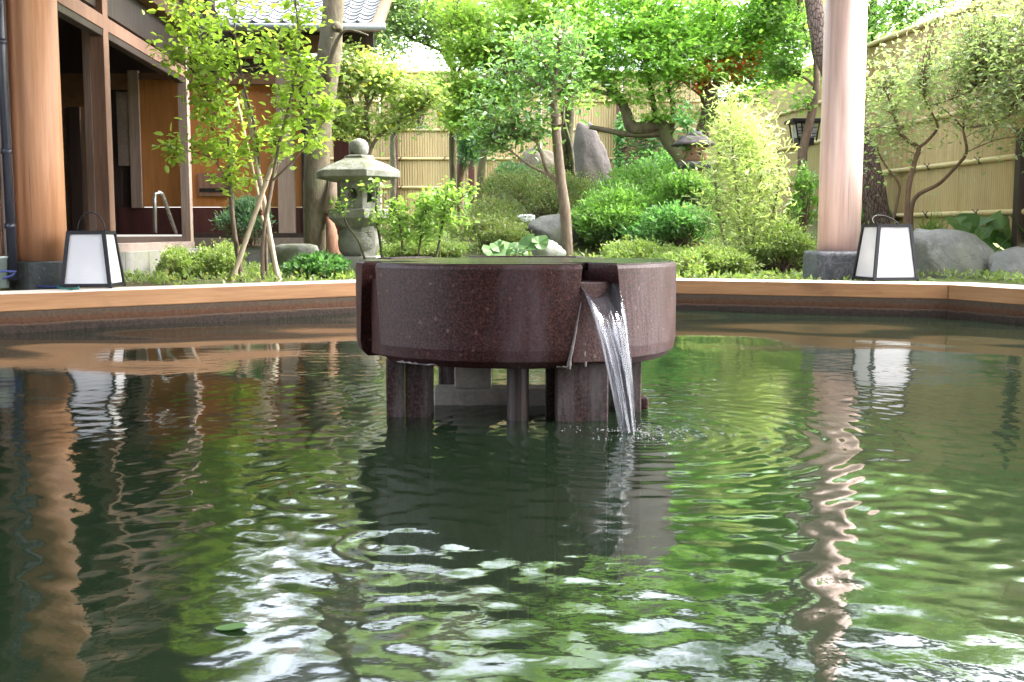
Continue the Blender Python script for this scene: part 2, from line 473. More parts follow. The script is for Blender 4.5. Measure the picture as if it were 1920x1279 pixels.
# ground sheet: fine near, coarse far
xs = np.concatenate([np.linspace(-80, -12, 18)[:-1], np.linspace(-12, -5, 15)[:-1], np.arange(-5, 5.6, 0.1), np.linspace(5.6, 12, 14)[1:], np.linspace(12, 80, 18)[1:]])
ys = np.concatenate([np.linspace(-60, -1, 16)[:-1], np.arange(-1, 13, 0.1), np.linspace(13, 20, 20)[1:], np.linspace(20, 120, 20)[1:]])
GX, GY = np.meshgrid(xs, ys)
GZ = ground_h(GX, GY)
hd = hex_dist(GX, GY)
near = (np.abs(GX) < 6) & (GY < 14)
GZ = GZ + np.where(near, (rng.random(GX.shape) - 0.5) * 0.012, 0)
GZ = np.where(hd < 0.24, -1.1, GZ)
nx_, ny_ = len(xs), len(ys)
idx = np.arange(nx_*ny_).reshape(ny_, nx_)
F = np.stack([idx[:-1,:-1], idx[:-1,1:], idx[1:,1:], idx[1:,:-1]], -1).reshape(-1, 4)
t = NT('garden_soil_moss')
v = t.coord()
a = t.noise(v, 1.3, 6, 0.65); b = t.noise(v, 30, 4, 0.7)
col = t.ramp(a, [(0.38, (0.10, 0.075, 0.045)), (0.5, (0.085, 0.12, 0.03)), (0.66, (0.14, 0.19, 0.05))])
col = t.mix(0.35, col, t.ramp(b, [(0.3, (0.03, 0.03, 0.015)), (0.7, (0.2, 0.2, 0.10))]))
M['soil'] = t.set(col, 0.95, t.bump(b, 0.8, 0.02), 0.2)
g = np_mesh('ground', np.stack([GX, GY, GZ], -1).reshape(-1, 3), F, M['soil'], None, True, 'structure')

# ------------------------------------------------------------------ pool basin
t = NT('pool_floor_stone')
v = t.coord()
br = t.new('ShaderNodeTexBrick'); t.l.new(v, br.inputs['Vector'])
br.inputs['Scale'].default_value = 1.0; br.inputs['Brick Width'].default_value = 0.6; br.inputs['Row Height'].default_value = 0.3
br.inputs['Mortar Size'].default_value = 0.008
br.inputs['Color1'].default_value = (0.020, 0.027, 0.012, 1); br.inputs['Color2'].default_value = (0.013, 0.019, 0.010, 1); br.inputs['Mortar'].default_value = (0.02, 0.022, 0.016, 1)
a = t.noise(v, 3.5, 6, 0.65)
col = t.mix(t.ramp(a, [(0.42, 0.0), (0.62, 0.7)]), br.outputs[0], (0.045, 0.036, 0.013))
M['pool_floor'] = t.set(col, 0.8, t.bump(a, 0.4, 0.02), 0.2)

t = NT('pool_wall_stone')
v = t.coord((1, 1, 1))
sep = t.new('ShaderNodeSeparateXYZ'); tc = t.new('ShaderNodeTexCoord'); t.l.new(tc.outputs['Object'], sep.inputs[0])
a = t.noise(v, 9, 6, 0.7); b = t.noise(v, 50, 4, 0.7)
zz = t.math('ADD', sep.outputs[2], t.math('MULTIPLY', t.math('SUBTRACT', a, 0.5), 0.035))
zr = t.new('ShaderNodeMapRange'); t.l.new(zz, zr.inputs[0]); zr.inputs[1].default_value = -0.02; zr.inputs[2].default_value = 0.115
band = t.ramp(zr.outputs[0], [(0.0, (0.013, 0.010, 0.009)), (0.40, (0.018, 0.014, 0.012)), (0.46, (0.10, 0.066, 0.045)), (0.52, (0.075, 0.028, 0.010)), (0.70, (0.105, 0.042, 0.016)), (0.78, (0.085, 0.06, 0.038)), (1.0, (0.085, 0.062, 0.042))])
col = t.mix(0.4, band, t.ramp(b, [(0.3, (0.01, 0.007, 0.005)), (0.7, (0.10, 0.06, 0.038))]))
M['pool_wall'] = t.set(col, 0.7, t.bump(t.math('ADD', a, b), 0.5, 0.008), 0.2)

pool = thing('bath_pool', None, None, (0, 4, 0), kind='structure')
MB().prism([tuple(p) for p in hex_off(0.1)], -0.66, -0.60).build('pool_floor', M['pool_floor'], pool)
h0 = hex_off(0.0); h1 = hex_off(0.2); hs = hex_off(-0.012); hl = hex_off(0.35)
nH = len(HEX)
for i in range(nH):
    j = (i + 1) % nH
    w = MB()
    w.prism([h0[i], h0[j], h1[j], h1[i]][::-1] if False else [h1[i], h1[j], h0[j], h0[i]], -0.62, 0.112)
    w.build('pool_wall', M['pool_wall'], pool)
    e = MB(); e.prism([h1[i], h1[j], hs[j], hs[i]], -0.10, 0.047)
    e.build('wall_ledge', M['pool_wall'], pool, bevel=0.004)
    # timber coping, its own grain direction: build it in a local frame
    hi = [Vector(p) for p in (hex_off(-0.004)[i], hex_off(-0.004)[j], hl[j], hl[i])]
    a0 = hi[0]; ang = math.atan2(hi[1].y-hi[0].y, hi[1].x-hi[0].x)
    Mi = Matrix.Rotation(-ang, 2)
    loc = [Mi @ (p - a0) for p in hi]
    gap = 0.0012
    loc[0].x += gap; loc[1].x -= gap; loc[2].x -= gap; loc[3].x += gap
    mb = MB(); mb.prism([tuple(p) for p in (loc[3], loc[2], loc[1], loc[0])], 0, ZD - 0.113)
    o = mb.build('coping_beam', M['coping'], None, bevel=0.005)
    o.parent = pool; o.location = Vector((a0.x, a0.y, 0.113)) - org(pool); o.rotation_euler = (0, 0, ang)

# ------------------------------------------------------------------ water surface: real waves
FX, FY, FR = 0.012, 3.30, 0.49          # fountain centre and radius
AZ_S = R(27.5)                            # azimuth of the spout, from the camera side towards +X
IMP = (0.303, 2.74)                     # where the jet meets the pool
step = 0.0125
wx = np.arange(-4.05, 3.86, step); wy = np.arange(0.55, 7.86, step)
WX, WY = np.meshgrid(wx, wy)
Z = np.zeros_like(WX)
wr = np.random.default_rng(3)
for k in range(26):
    lam = math.exp(wr.uniform(math.log(0.26), math.log(1.6)))
    th = wr.normal(math.pi/2, 0.6); ph = wr.uniform(0, 6.28)
    amp = 0.0043 * lam * (lam/0.75)**0.9 / (2*math.pi) * wr.uniform(0.4, 1.6)
    kx, ky = math.cos(th)*2*math.pi/lam, math.sin(th)*2*math.pi/lam
    if lam < 0.45: amp = amp*(0.25+0.75*(1-sstep(3.6, 5.6, WY)))
    # slow warping so crests are not straight
    grp = 0.25+1.1*np.clip(np.sin(WX*wr.uniform(.6, 1.6)+ph*3)*np.sin(WY*wr.uniform(.5, 1.4)+ph*5)+0.35, 0, 1.3)
    Z += amp * grp * np.sin(kx*WX + ky*WY + ph + 1.3*np.sin(WX*2.1+ph+0.8*WY) + 1.0*np.sin(WY*1.9-ph+0.9*WX))
d = np.hypot(WX-IMP[0], WY-IMP[1])
Z += 0.0020*np.exp(-d/0.45)*np.sin(2*math.pi*d/0.062 + 0.8*np.sin(3*np.arctan2(WY-IMP[1], WX-IMP[0])))*(1-np.exp(-d/0.05))
Z += 0.006*np.exp(-(d/0.05)**2)
for (cx_, cy_, A, lamb) in ((1.62, 4.05, 0.0012, 0.05), (-1.5, 6.1, 0.0010, 0.06), (-0.35, 2.1, 0.0014, 0.07), (0.9, 3.5, 0.0009, 0.045), (-0.2, 1.75, 0.0012, 0.08), (0.75, 1.9, 0.001, 0.06)):
    dd = np.hypot(WX-cx_, WY-cy_)
    Z += A*np.exp(-dd/0.16)*np.sin(2*math.pi*dd/lamb)
# cross chop around and in front of the fountain
dc = np.hypot(WX-0.15, (WY-2.5)*0.8)
for k in range(14):
    lam = wr.uniform(0.05, 0.13); th = wr.uniform(0, 3.14); ph = wr.uniform(0, 6.28)
    Z += 0.00020*np.exp(-(dc/1.5)**2)*np.sin(2*math.pi/lam*(math.cos(th)*WX+math.sin(th)*WY)+ph+1.2*np.sin(WX*4+ph)+1.1*np.sin(WY*3.3+2*ph))
keep = hex_dist(WX, WY) < 0.03
ny_, nx_ = WX.shape
idx = np.arange(nx_*ny_).reshape(ny_, nx_)
fk = keep[:-1,:-1] & keep[1:,1:]
F = np.stack([idx[:-1,:-1][fk], idx[:-1,1:][fk], idx[1:,1:][fk], idx[1:,:-1][fk]], -1)
used = np.unique(F); remap = np.full(nx_*ny_, -1, dtype=np.int64); remap[used] = np.arange(len(used))
WV = np.stack([WX, WY, Z], -1).reshape(-1, 3)[used]
t = NT('bath_water')
v = t.coord((1, 1.0, 1))
n1 = t.noise(v, 16, 3, 0.5, 0.4); n2 = t.noise(v, 42, 2, 0.5)
geo = t.new('ShaderNodeNewGeometry'); vd = t.new('ShaderNodeVectorMath', operation='DISTANCE')
t.l.new(geo.outputs['Position'], vd.inputs[0]); vd.inputs[1].default_value = (0.35, 2.3, 0)
msk = t.math('MULTIPLY', t.ramp(t.noise(v, 0.9, 2), [(0.38, 0.25), (0.62, 1.0)]), t.ramp(t.math('MULTIPLY', vd.outputs['Value'], 0.2), [(0.12, 1.0), (0.7, 0.35)]))
h = t.math('MULTIPLY', t.math('ADD', n1, t.math('MULTIPLY', n2, 0.55)), msk)
bn = t.bump(h, 0.085, 0.010)
fr = t.new('ShaderNodeFresnel'); fr.inputs['IOR'].default_value = 1.42; t.l.new(bn, fr.inputs['Normal'])
gl = t.new('ShaderNodeBsdfGlossy'); gl.inputs['Roughness'].default_value = 0.055; gl.inputs['Color'].default_value = (0.97, 0.97, 0.97, 1); t.l.new(bn, gl.inputs['Normal'])
tr = t.new('ShaderNodeBsdfTransparent'); tr.inputs['Color'].default_value = (0.42, 0.62, 0.40, 1)
df = t.new('ShaderNodeBsdfDiffuse'); df.inputs['Color'].default_value = (0.033, 0.060, 0.030, 1)
m1 = t.new('ShaderNodeMixShader'); m1.inputs[0].default_value = 0.25; t.l.new(tr.outputs[0], m1.inputs[1]); t.l.new(df.outputs[0], m1.inputs[2])
ms = t.new('ShaderNodeMixShader'); t.l.new(fr.outputs[0], ms.inputs[0]); t.l.new(m1.outputs[0], ms.inputs[1]); t.l.new(gl.outputs[0], ms.inputs[2])
t.l.new(ms.outputs[0], t.out.inputs['Surface'])
M['water'] = t.m
water = np_mesh('water', WV, remap[F], M['water'], None, True, 'structure')

# ------------------------------------------------------------------ fountain of red granite
t = NT('red_granite')
v = t.coord()
a = t.noise(v, 5, 4, 0.6); b = t.noise(v, 165, 3, 0.6)
vo = t.new('ShaderNodeTexVoronoi'); vo.inputs['Scale'].default_value = 130; t.l.new(v, vo.inputs['Vector'])
col = t.ramp(b, [(0.36, (0.008, 0.0025, 0.002)), (0.52, (0.033, 0.0105, 0.009)), (0.68, (0.075, 0.028, 0.022))])
sp = t.ramp(vo.outputs['Color'], [(0.90, 0.0), (0.94, 1.0)])
col = t.mix(t.math('MULTIPLY', sp, 0.5), col, (0.16, 0.09, 0.07))
st = t.noise(t.coord((1, 1, 0.22)), 7, 5, 0.65)
stn = t.ramp(st, [(0.52, 0.0), (0.74, 0.5)])
col = t.mix(stn, col, (0.10, 0.075, 0.082))
M['granite'] = t.set(col, t.ramp(st, [(0.4, 0.42), (0.7, 0.6)]), t.bump(b, 0.12, 0.002), 0.22)
t = NT('limed_granite_leg')
v = t.coord(); b = t.noise(v, 110, 3, 0.6); st = t.noise(t.coord((1, 1, 0.15)), 16, 5, 0.65)
col = t.ramp(b, [(0.36, (0.010, 0.005, 0.005)), (0.52, (0.032, 0.016, 0.014)), (0.68, (0.08, 0.045, 0.038))])
col = t.mix(t.ramp(st, [(0.46, 0.0), (0.66, 0.75)]), col, (0.13, 0.115, 0.11))
M['granite_leg'] = t.set(col, 0.6, t.bump(st, 0.3, 0.004), 0.25)
M['lime'] = m_stone('lime_scale', (0.12, 0.10, 0.095), (0.26, 0.23, 0.22), 30, 0.8, bump=0.6)
M['inner_conc'] = m_stone('inner_block_stone', (0.20, 0.18, 0.15), (0.34, 0.31, 0.27), 9, 0.7, lich=(0.09, 0.085, 0.08), bump=0.4)

fo = thing('granite_fountain', 'round polished red granite fountain basin on stone legs standing in the pool', 'fountain', (FX, FY, 0))
ZT, ZB = 0.436, 0.158
def pol(r, az):   # az 0 faces the camera, positive to the right
    return (FX + r*math.sin(az), FY - r*math.cos(az))
def sector(a0, a1, r0, r1, n=None):
    n = n or max(3, int(abs(a1-a0)/R(3)))
    outer = [pol(r1, a0 + (a1-a0)*k/n) for k in range(n+1)]
    inner = [pol(r0, a1 - (a1-a0)*k/n) for k in range(n+1)]
    return outer + inner
slots = [(-66, -54.5), (21, 34), (128, 141), (-158, -145)]   # open slots, degrees
segs = [(-54.5, 21), (34, 128), (141, 202), (-145, -66)]
for (s0, s1) in segs:
    a0, a1 = R(s0), R(s1)
    mb = MB()
    # outer face: straight, a small round at the foot; side ends flare back near the bottom
    n = max(8, int((a1-a0)/R(2.5)))
    prof = [(FR-0.012, ZT), (FR-0.003, ZT-0.003), (FR, ZT-0.012), (FR, ZB+0.05), (FR-0.006, ZB+0.02), (FR-0.025, ZB), (0.30, ZB), (0.30, ZT-0.02), (0.36, ZT-0.02), (0.36, ZT)]
    vs = []; fs = []; m = len(prof)
    for k in range(n+1):
        tt = k/n
        for (r, z) in prof:
            fl = max(0, (ZT-0.09-z)/(ZT-0.09-ZB)) * R(4.5)     # the slot widens downwards
            az = a0 + fl + (a1-a0-2*fl)*tt
            x, y = pol(r, az); vs.append((x, y, z))
    for k in range(n):
        for q in range(m):
            q2 = (q+1) % m
            fs.append((k*m+q, k*m+q2, (k+1)*m+q2, (k+1)*m+q))
    fs.append(tuple(range(m-1, -1, -1))); fs.append(tuple(range(n*m, n*m+m)))
    mb.add(vs, fs)
    mb.build('basin_segment', M['granite'], fo, bevel=0.0015)
# inner drum with slot floors (gullies)
MB().lathe((FX, FY, 0), [(0.34, ZB+0.006), (0.34, ZT-0.045), (0.30, ZT-0.022)], 60).build('basin_drum', M['granite'], fo)
for (s0, s1) in slots:
    a0, a1 = R(s0), R(s1)
    MB().prism(sector(a0-R(2), a1+R(2), 0.30, FR-0.030, 4), ZB+0.01, ZT-0.048).build('spout_block', M['granite'], fo, bevel=0.004)
# film of water standing on the basin
t = NT('basin_water_film')
v = t.coord(); n1 = t.noise(v, 25, 2)
t.set((0.035, 0.030, 0.026), 0.16, t.bump(n1, 0.3, 0.006), 0.5)
M['film'] = t.m
for (s0, s1) in ((-54.5, 21), (34, 128), (141, 202), (-145, -66)):
    MB().prism(sector(R(s0)+0.01, R(s1)-0.01, 0.345, FR-0.010), ZT-0.001, ZT+0.0025).build('water_film', M['film'], fo, smooth=False)
MB().lathe((FX, FY, 0), [(0.345, ZT-0.02), (0.345, ZT+0.0028)], 60).build('basin_water', M['film'], fo)
# low raised lips at the back of the rim
for (s0, s1, r0, r1) in ((150, 200, 0.415, 0.475), (-138, -108, 0.42, 0.47)):
    MB().prism(sector(R(s0), R(s1), r0, r1), ZT+0.001, ZT+0.006).build('rim_lip', M['granite'], fo, bevel=0.002)
# legs
def leg(px0, px1, Y, depth, rot=0, mat='granite_leg'):
    xa = PX(px0, Y, 0.05); xb = PX(px1, Y, 0.05); c = ((xa+xb)/2, Y + depth/2)
    Mx = Matrix.Translation((c[0], c[1], 0)) @ Matrix.Rotation(R(rot), 4, 'Z')
    w = (xb-xa)/2
    return MB().box((-w, -depth/2, -0.6), (w, depth/2, ZB+0.004), Mx).build('leg', M[mat], fo, bevel=0.004)
leg(722, 757, 2.99, 0.07, 6)
leg(762, 806, 3.00, 0.11, -4)
leg(1042, 1139, 2.93, 0.10, 3)
leg(1024, 1040, 3.0, 0.08, 0)
leg(1158, 1196, 3.10, 0.14, 10)
leg(822, 853, 3.50, 0.10, 0)
leg(1080, 1150, 3.50, 0.10, 0)
MB().lathe((PX(971, 2.97, 0.05), 2.97, 0), [(0.031, -0.6), (0.031, ZB+0.004)], 20).build('round_leg', M['dark_wood'], fo, smooth=False)
# inner core: low pale wall with one upright block
MB().prism([tuple(p) for p in ((PX(812, 3.22, 0.03), 3.22), (PX(1036, 3.22, 0.03), 3.22), (PX(1036, 3.22, 0.03), 3.34), (PX(812, 3.22, 0.03), 3.34))], -0.6, 0.045).build('inner_wall', M['inner_conc'], fo, bevel=0.006)
MB().prism([tuple(p) for p in ((PX(852, 3.25, 0.1), 3.25), (PX(921, 3.25, 0.1), 3.25), (PX(921, 3.25, 0.1), 3.36), (PX(852, 3.25, 0.1), 3.36))], 0.0455, ZB+0.004).build('inner_post', M['inner_conc'], fo, bevel=0.004)
MB().box((PX(1188, 3.15, 0.04), 3.12, 0.0), (PX(1214, 3.15, 0.04), 3.19, 0.035)).build('foot_block', M['granite'], fo, bevel=0.006)
# lime crust along lower edges
for (s0, s1) in ((-44, -27), (13, 17)):
    mb = MB(); n = 14; pts = []
    for k in range(n+1):
        az = R(s0 + (s1-s0)*k/n); x, y = pol(FR-0.012, az); pts.append((x, y, ZB+0.004+random.uniform(0, 0.004)))
    mb.tube(pts, [random.uniform(0.0008, 0.0035) for _ in pts], 6, wob=0.3)
    mb.build('lime_crust', M['lime'], fo, smooth=True)
for (az, z0, z1) in ((19.5, ZB, ZT-0.10), (26, ZB, ZT-0.13)):
    mb = MB(); pts = []; rr = []
    for k in range(13):
        q = k/12; z = z0 + (z1-z0)*q
        fl = max(0, (ZT-0.09-z)/(ZT-0.09-ZB))*4.5
        x, y = pol(FR-0.001 if az < 22 else FR-0.034, R(21-fl-0.15) if az < 22 else R(24)); pts.append((x, y, z)); rr.append(0.0045*(1-q)+0.0012)
    mb.tube(pts, rr, 6, wob=0.35); mb.build('lime_crust', M['lime'], fo, smooth=True)
# white deposit at the left slot
mb = MB()
for k in range(7):
    p = P(681+random.uniform(-6, 9), 510+random.uniform(-5, 5), FY-0.12); mb.tube([p, p+Vector((random.uniform(-.01,.01), 0, random.uniform(-.008,.008)))], [0.006, 0.003], 6)
mb.build('lime_deposit', M['lime'], fo, smooth=True)

# jet of water out of the spout
t = NT('falling_water')
v = t.coord((1, 1, 0.05))
tcn = t.new('ShaderNodeTexCoord'); mp = t.new('ShaderNodeMapping'); mp.inputs['Scale'].default_value = (17, 0.9, 1)
uvn = t.new('ShaderNodeUVMap'); uvn.uv_map = 'flow'; t.l.new(uvn.outputs[0], mp.inputs[0])
n1 = t.noise(mp.outputs[0], 0.8, 3, 0.55, 0.2)
bn = t.bump(n1, 0.6, 0.012)
gl = t.new('ShaderNodeBsdfGlossy'); gl.inputs['Roughness'].default_value = 0.08; gl.inputs['Color'].default_value = (0.8, 0.82, 0.86, 1); t.l.new(bn, gl.inputs['Normal'])
tr = t.new('ShaderNodeBsdfTransparent'); tr.inputs['Color'].default_value = (0.80, 0.79, 0.80, 1)
dfz = t.new('ShaderNodeBsdfDiffuse'); dfz.inputs['Color'].default_value = (0.085, 0.085, 0.095, 1)
m0 = t.new('ShaderNodeMixShader'); t.l.new(t.ramp(n1, [(0.40, 0.10), (0.66, 0.45)]), m0.inputs[0]); t.l.new(tr.outputs[0], m0.inputs[1]); t.l.new(dfz.outputs[0], m0.inputs[2])
m1 = t.new('ShaderNodeMixShader'); t.l.new(t.ramp(n1, [(0.45, 0.03), (0.70, 0.10)]), m1.inputs[0]); t.l.new(m0.outputs[0], m1.inputs[1]); t.l.new(gl.outputs[0], m1.inputs[2])
t.l.new(m1.outputs[0], t.out.inputs['Surface'])
M['jet'] = t.m
c0 = Vector((*pol(FR-0.045, AZ_S), ZT-0.040)); c1 = Vector((IMP[0], IMP[1], -0.004))
side = Vector((math.cos(AZ_S), math.sin(AZ_S), 0))
nu, nv = 33, 40
vs = []; uv = []
for j in range(nv):
    q = j/(nv-1)
    zz = c0.z + (c1.z - c0.z)*q
    hs_ = math.sqrt(max(0, q))                       # horizontal travel of a falling jet
    ctr = Vector((c0.x + (c1.x-c0.x)*hs_, c0.y + (c1.y-c0.y)*hs_, zz))
    w = 0.042*(1-q)**0.9 + 0.019
    th = 0.012 + 0.010*q
    for i in range(nu):
        a = 2*math.pi*i/(nu-1)
        s_ = math.cos(a); b_ = math.sin(a)
        rip = 1 + 0.12*math.sin(a*5 + q*2.0) + 0.06*math.sin(a*11 - q*3)
        vee = -0.045*(1-q)**3*(1-abs(s_))*0 
        p = ctr + side*(s_*w) + Vector((math.sin(AZ_S), -math.cos(AZ_S), 0))*(b_*th*rip) + Vector((0,0,-0.05*(1-q)**5*(1-s_*s_)))
        vs.append(p); uv.append((i/(nu-1), q))
fs = [(j*nu+i, j*nu+i+1, (j+1)*nu+i+1, (j+1)*nu+i) for j in range(nv-1) for i in range(nu-1)]
jt = MB().add(vs, fs).build('water_jet', M['jet'], None, smooth=True)
ul = jt.data.uv_layers.new(name='flow')
li = np.empty(len(jt.data.loops), dtype=np.int32); jt.data.loops.foreach_get('vertex_index', li)
ul.data.foreach_set('uv', np.array(uv, dtype=np.float32)[li].ravel())
tag(jt, 'stream of water pouring from the notch of the granite fountain', 'water stream')
# bubbles where it lands
t = NT('bubble_foam'); t.set((0.28, 0.29, 0.29), 0.15, None, 0.7); M['foam'] = t.m
mb = MB()
for k in range(520):
    dd = abs(random.gauss(0, 0.085)); a = random.uniform(0, 6.28)
    if random.random() < 0.35: x, y = IMP[0]+0.02+dd*2.2*abs(math.cos(a)), IMP[1]-dd*1.6*math.sin(a)
    else: x, y = IMP[0]+dd*math.cos(a)*1.1, IMP[1]+dd*math.sin(a)*0.8
    r = random.uniform(0.0008, 0.0024)
    mb.lathe((x, y, 0.001), [(r*0.9, 0), (r*0.7, r*0.6), (r*0.15, r*0.9)], 6)
fb = mb.build('water_bubbles', M['foam'], None, smooth=True, kind='stuff')
tag(fb, 'small bubbles floating where the fountain stream hits the pool', 'bubbles')

# ------------------------------------------------------------------ pavilion: pillars, beam ring, roof
def pillar(px, Y, label, mat, zb, stone, sz, squ=False):
    x = PX(px, Y, 0.5)
    o = thing('wooden_pillar', label, 'pillar', (x, Y, ZD-0.02), 'round pillars holding up the bath pavilion')
    rr = 0.148
    MB().lathe((x, Y, 0), [(rr+0.001, zb), (rr, zb+0.6), (rr-0.003, 3.52)], 48).build('shaft', mat, o, smooth=False).data.polygons.foreach_set('use_smooth', [True]*(48*2)+[False]*2)
    if squ:
        b = MB(); b.box((x-0.205, Y-0.205, ZD-0.05), (x+0.205, Y+0.205, zb)); b.build('base_stone', stone, o, bevel=0.03, seg=3)
    else:
        b = MB(); b.lathe((x, Y, 0), [(sz, ZD-0.05), (sz+0.005, ZD+0.05), (sz, zb-0.01), (sz-0.012, zb)], 40); b.build('base_stone', stone, o)
    return o
t = NT('dark_base_stone')
v = t.coord(); a = t.noise(v, 9, 3, 0.5, 1.5); b = t.noise(v, 40, 5, 0.7)
col = t.ramp(a, [(0.42, (0.035, 0.04, 0.05)), (0.5, (0.12, 0.125, 0.14)), (0.58, (0.045, 0.05, 0.06))])
M['base_r'] = t.set(t.mix(0.3, col, t.ramp(b, [(0.3, (0.05,0.05,0.06)), (0.7, (0.2,0.2,0.21))])), 0.7, t.bump(b, 0.4, 0.01), 0.4)
M['base_l'] = m_stone('dark_round_base', (0.055, 0.058, 0.055), (0.10, 0.105, 0.10), 9, 0.8, bump=0.4, spots=(0.15, 0.155, 0.145))
PLX, PLY = PX(76, 6.50, 0.5), 6.50
PRX, PRY = PX(1573, 7.72, 0.5), 7.72
pillar(76, 6.50, 'thick round orange wooden pillar on a round dark stone at the left', M['pillar_l'], 0.358, M['base_l'], 0.180)
pillar(1573, 7.72, 'thick round pinkish wooden pillar on a veined dark stone at the right', M['pillar_r'], 0.398, M['base_r'], 0.19, True)
rf = thing('pavilion_roof', 'dark timber pavilion roof over the pool, mirrored in the near water', 'roof', (0, 4, 2.4))
ring = [(PLX, PLY), (-0.25, 8.8), (PRX, PRY), (3.9, 4.6), (2.9, 0.2), (-2.9, 0.2), (-4.1, 3.4)]
for i in range(len(ring)):
    a = ring[i]; b = ring[(i+1) % len(ring)]
    MB().bar((a[0], a[1], 2.50+0.002*i), (b[0], b[1], 2.50+0.002*i), 0.12, 0.16).build('beam', M['roof_under'], rf)
cxr, cyr = 0.0, 4.2
eave = [((p[0]-cxr)*1.05+cxr, (p[1]-cyr)*1.05+cyr) for p in ring]
apex = (cxr, cyr, 4.9)
for i in range(len(eave)):
    a = eave[i]; b = eave[(i+1) % len(eave)]
    mb = MB()
    vs = [(a[0], a[1], 3.55), (b[0], b[1], 3.55), apex, (a[0], a[1], 3.63), (b[0], b[1], 3.63), (apex[0], apex[1], 5.0)]
    mb.add(vs, [(0,1,2), (5,4,3), (0,3,4,1)]); mb.build('roof_panel', M['roof_under'], rf)
    for k in range(5):
        q = (k+0.5)/5; p = (a[0]+(b[0]-a[0])*q, a[1]+(b[1]-a[1])*q)
        w = 0.985
        e0 = Vector((p[0], p[1], 3.50)); e1 = Vector((apex[0]+(p[0]-apex[0])*0.15, apex[1]+(p[1]-apex[1])*0.15, 4.62))
        MB().bar(e0, e1, 0.06, 0.07).build('rafter', M['old_wood'], rf)

# ------------------------------------------------------------------ paper floor lanterns on the coping
t = NT('lantern_paper'); v = t.coord(); n1 = t.noise(v, 300, 2); n2 = t.noise(v, 3.5, 3)
pc = t.ramp(n2, [(0.3, (0.70, 0.68, 0.70)), (0.7, (0.80, 0.79, 0.79))])
t.set(pc, 0.7, t.bump(n1, 0.1, 0.001), 0.3)
tr = t.new('ShaderNodeBsdfTranslucent'); t.l.new(pc, tr.inputs[0]); ms = t.new('ShaderNodeMixShader'); ms.inputs[0].default_value = 0.35
t.l.new(t.b.outputs[0], ms.inputs[1]); t.l.new(tr.outputs[0], ms.inputs[2]); t.l.new(ms.outputs[0], t.out.inputs['Surface'])
M['paper'] = t.m
def floor_lantern(cx, cy_, z, wb, wt, h, rot, label, handle_up=True):
    o = thing('floor_lantern', label, 'lantern', (cx, cy_, z), 'paper floor lanterns on the pool edge')
    Mx = Matrix.Translation((cx, cy_, z)) @ Matrix.Rotation(R(rot), 4, 'Z')
    b = [Mx @ Vector((sx*wb/2, sy*wb/2, 0.012)) for sx, sy in ((-1,-1),(1,-1),(1,1),(-1,1))]
    tp = [Mx @ Vector((sx*wt/2, sy*wt/2, h)) for sx, sy in ((-1,-1),(1,-1),(1,1),(-1,1))]
    th = 0.020
    for k in range(4):
        MB().bar(b[k], tp[k], th, th, up=Vector((math.cos(R(rot)), math.sin(R(rot)), 0))).build('corner_bar', M['black_metal'], o)
    for k in range(4):
        k2 = (k+1) % 4
        MB().bar(b[k]+Vector((0,0,0.004)), b[k2]+Vector((0,0,0.004)), th*0.9, th).build('bottom_rail', M['black_metal'], o)
        MB().bar(tp[k]-Vector((0,0,0.004)), tp[k2]-Vector((0,0,0.004)), th*1.1, th).build('top_rail', M['black_metal'], o)
        c = (b[0]+b[2])/2
        ins = lambda p: p + (Vector((c.x, c.y, p.z))-p)*0.025
        pb = MB(); q = [ins(b[k]), ins(b[k2]), ins(tp[k2]), ins(tp[k])]
        nrm = (q[1]-q[0]).cross(q[2]-q[0]).normalized()*0.002
        pb.add([p+nrm for p in q]+[p-nrm for p in q], [(0,1,2,3),(7,6,5,4),(0,4,5,1),(1,5,6,2),(2,6,7,3),(3,7,4,0)])
        pb.build('paper_panel', M['paper'], o)
    Mt = Mx
    MB().box((-wt/2, -wt/2, h-0.003), (wt/2, wt/2, h+0.004), Mx).build('lid', M['black_metal'], o)
    MB().lathe((cx, cy_, z), [(0.022, 0.02), (0.028, 0.06), (0.028, h*0.62), (0.02, h*0.66)], 14).build('bulb', M['gutter'], o, smooth=True)
    pts = []
    for k in range(17):
        a = math.pi*k/16
        if handle_up: pts.append(Mx @ Vector((math.cos(a)*wt*0.40, 0, h+0.004+math.sin(a)*wt*0.55)))
        else: pts.append(Mx @ Vector((math.cos(a)*wt*0.40, 0.5*wt*math.sin(a), h+0.006+math.sin(a)*wt*0.28)))
    MB().tube(pts, 0.0042, 8).build('handle', M['black_metal'], o, smooth=True)
    for k in range(4):
        d = (b[k]-Vector((cx, cy_, b[k].z)))*1.04; p = Vector((cx, cy_, z))+Vector((d.x, d.y, 0))
        MB().lathe(p, [(0.009, 0.0), (0.009, 0.012)], 8).build('foot', M['black_metal'], o)
floor_lantern(PX(176, 6.30, 0.3)-0.005, 6.30, ZD+0.001, 0.268, 0.198, 0.325, 4, 'paper floor lantern with its round handle standing up, by the left pillar')
floor_lantern(PX(1655, 7.28, 0.3), 7.23, ZD+0.001, 0.296, 0.219, 0.372, 8, 'paper floor lantern with its handle folded down, by the right pillar', False)

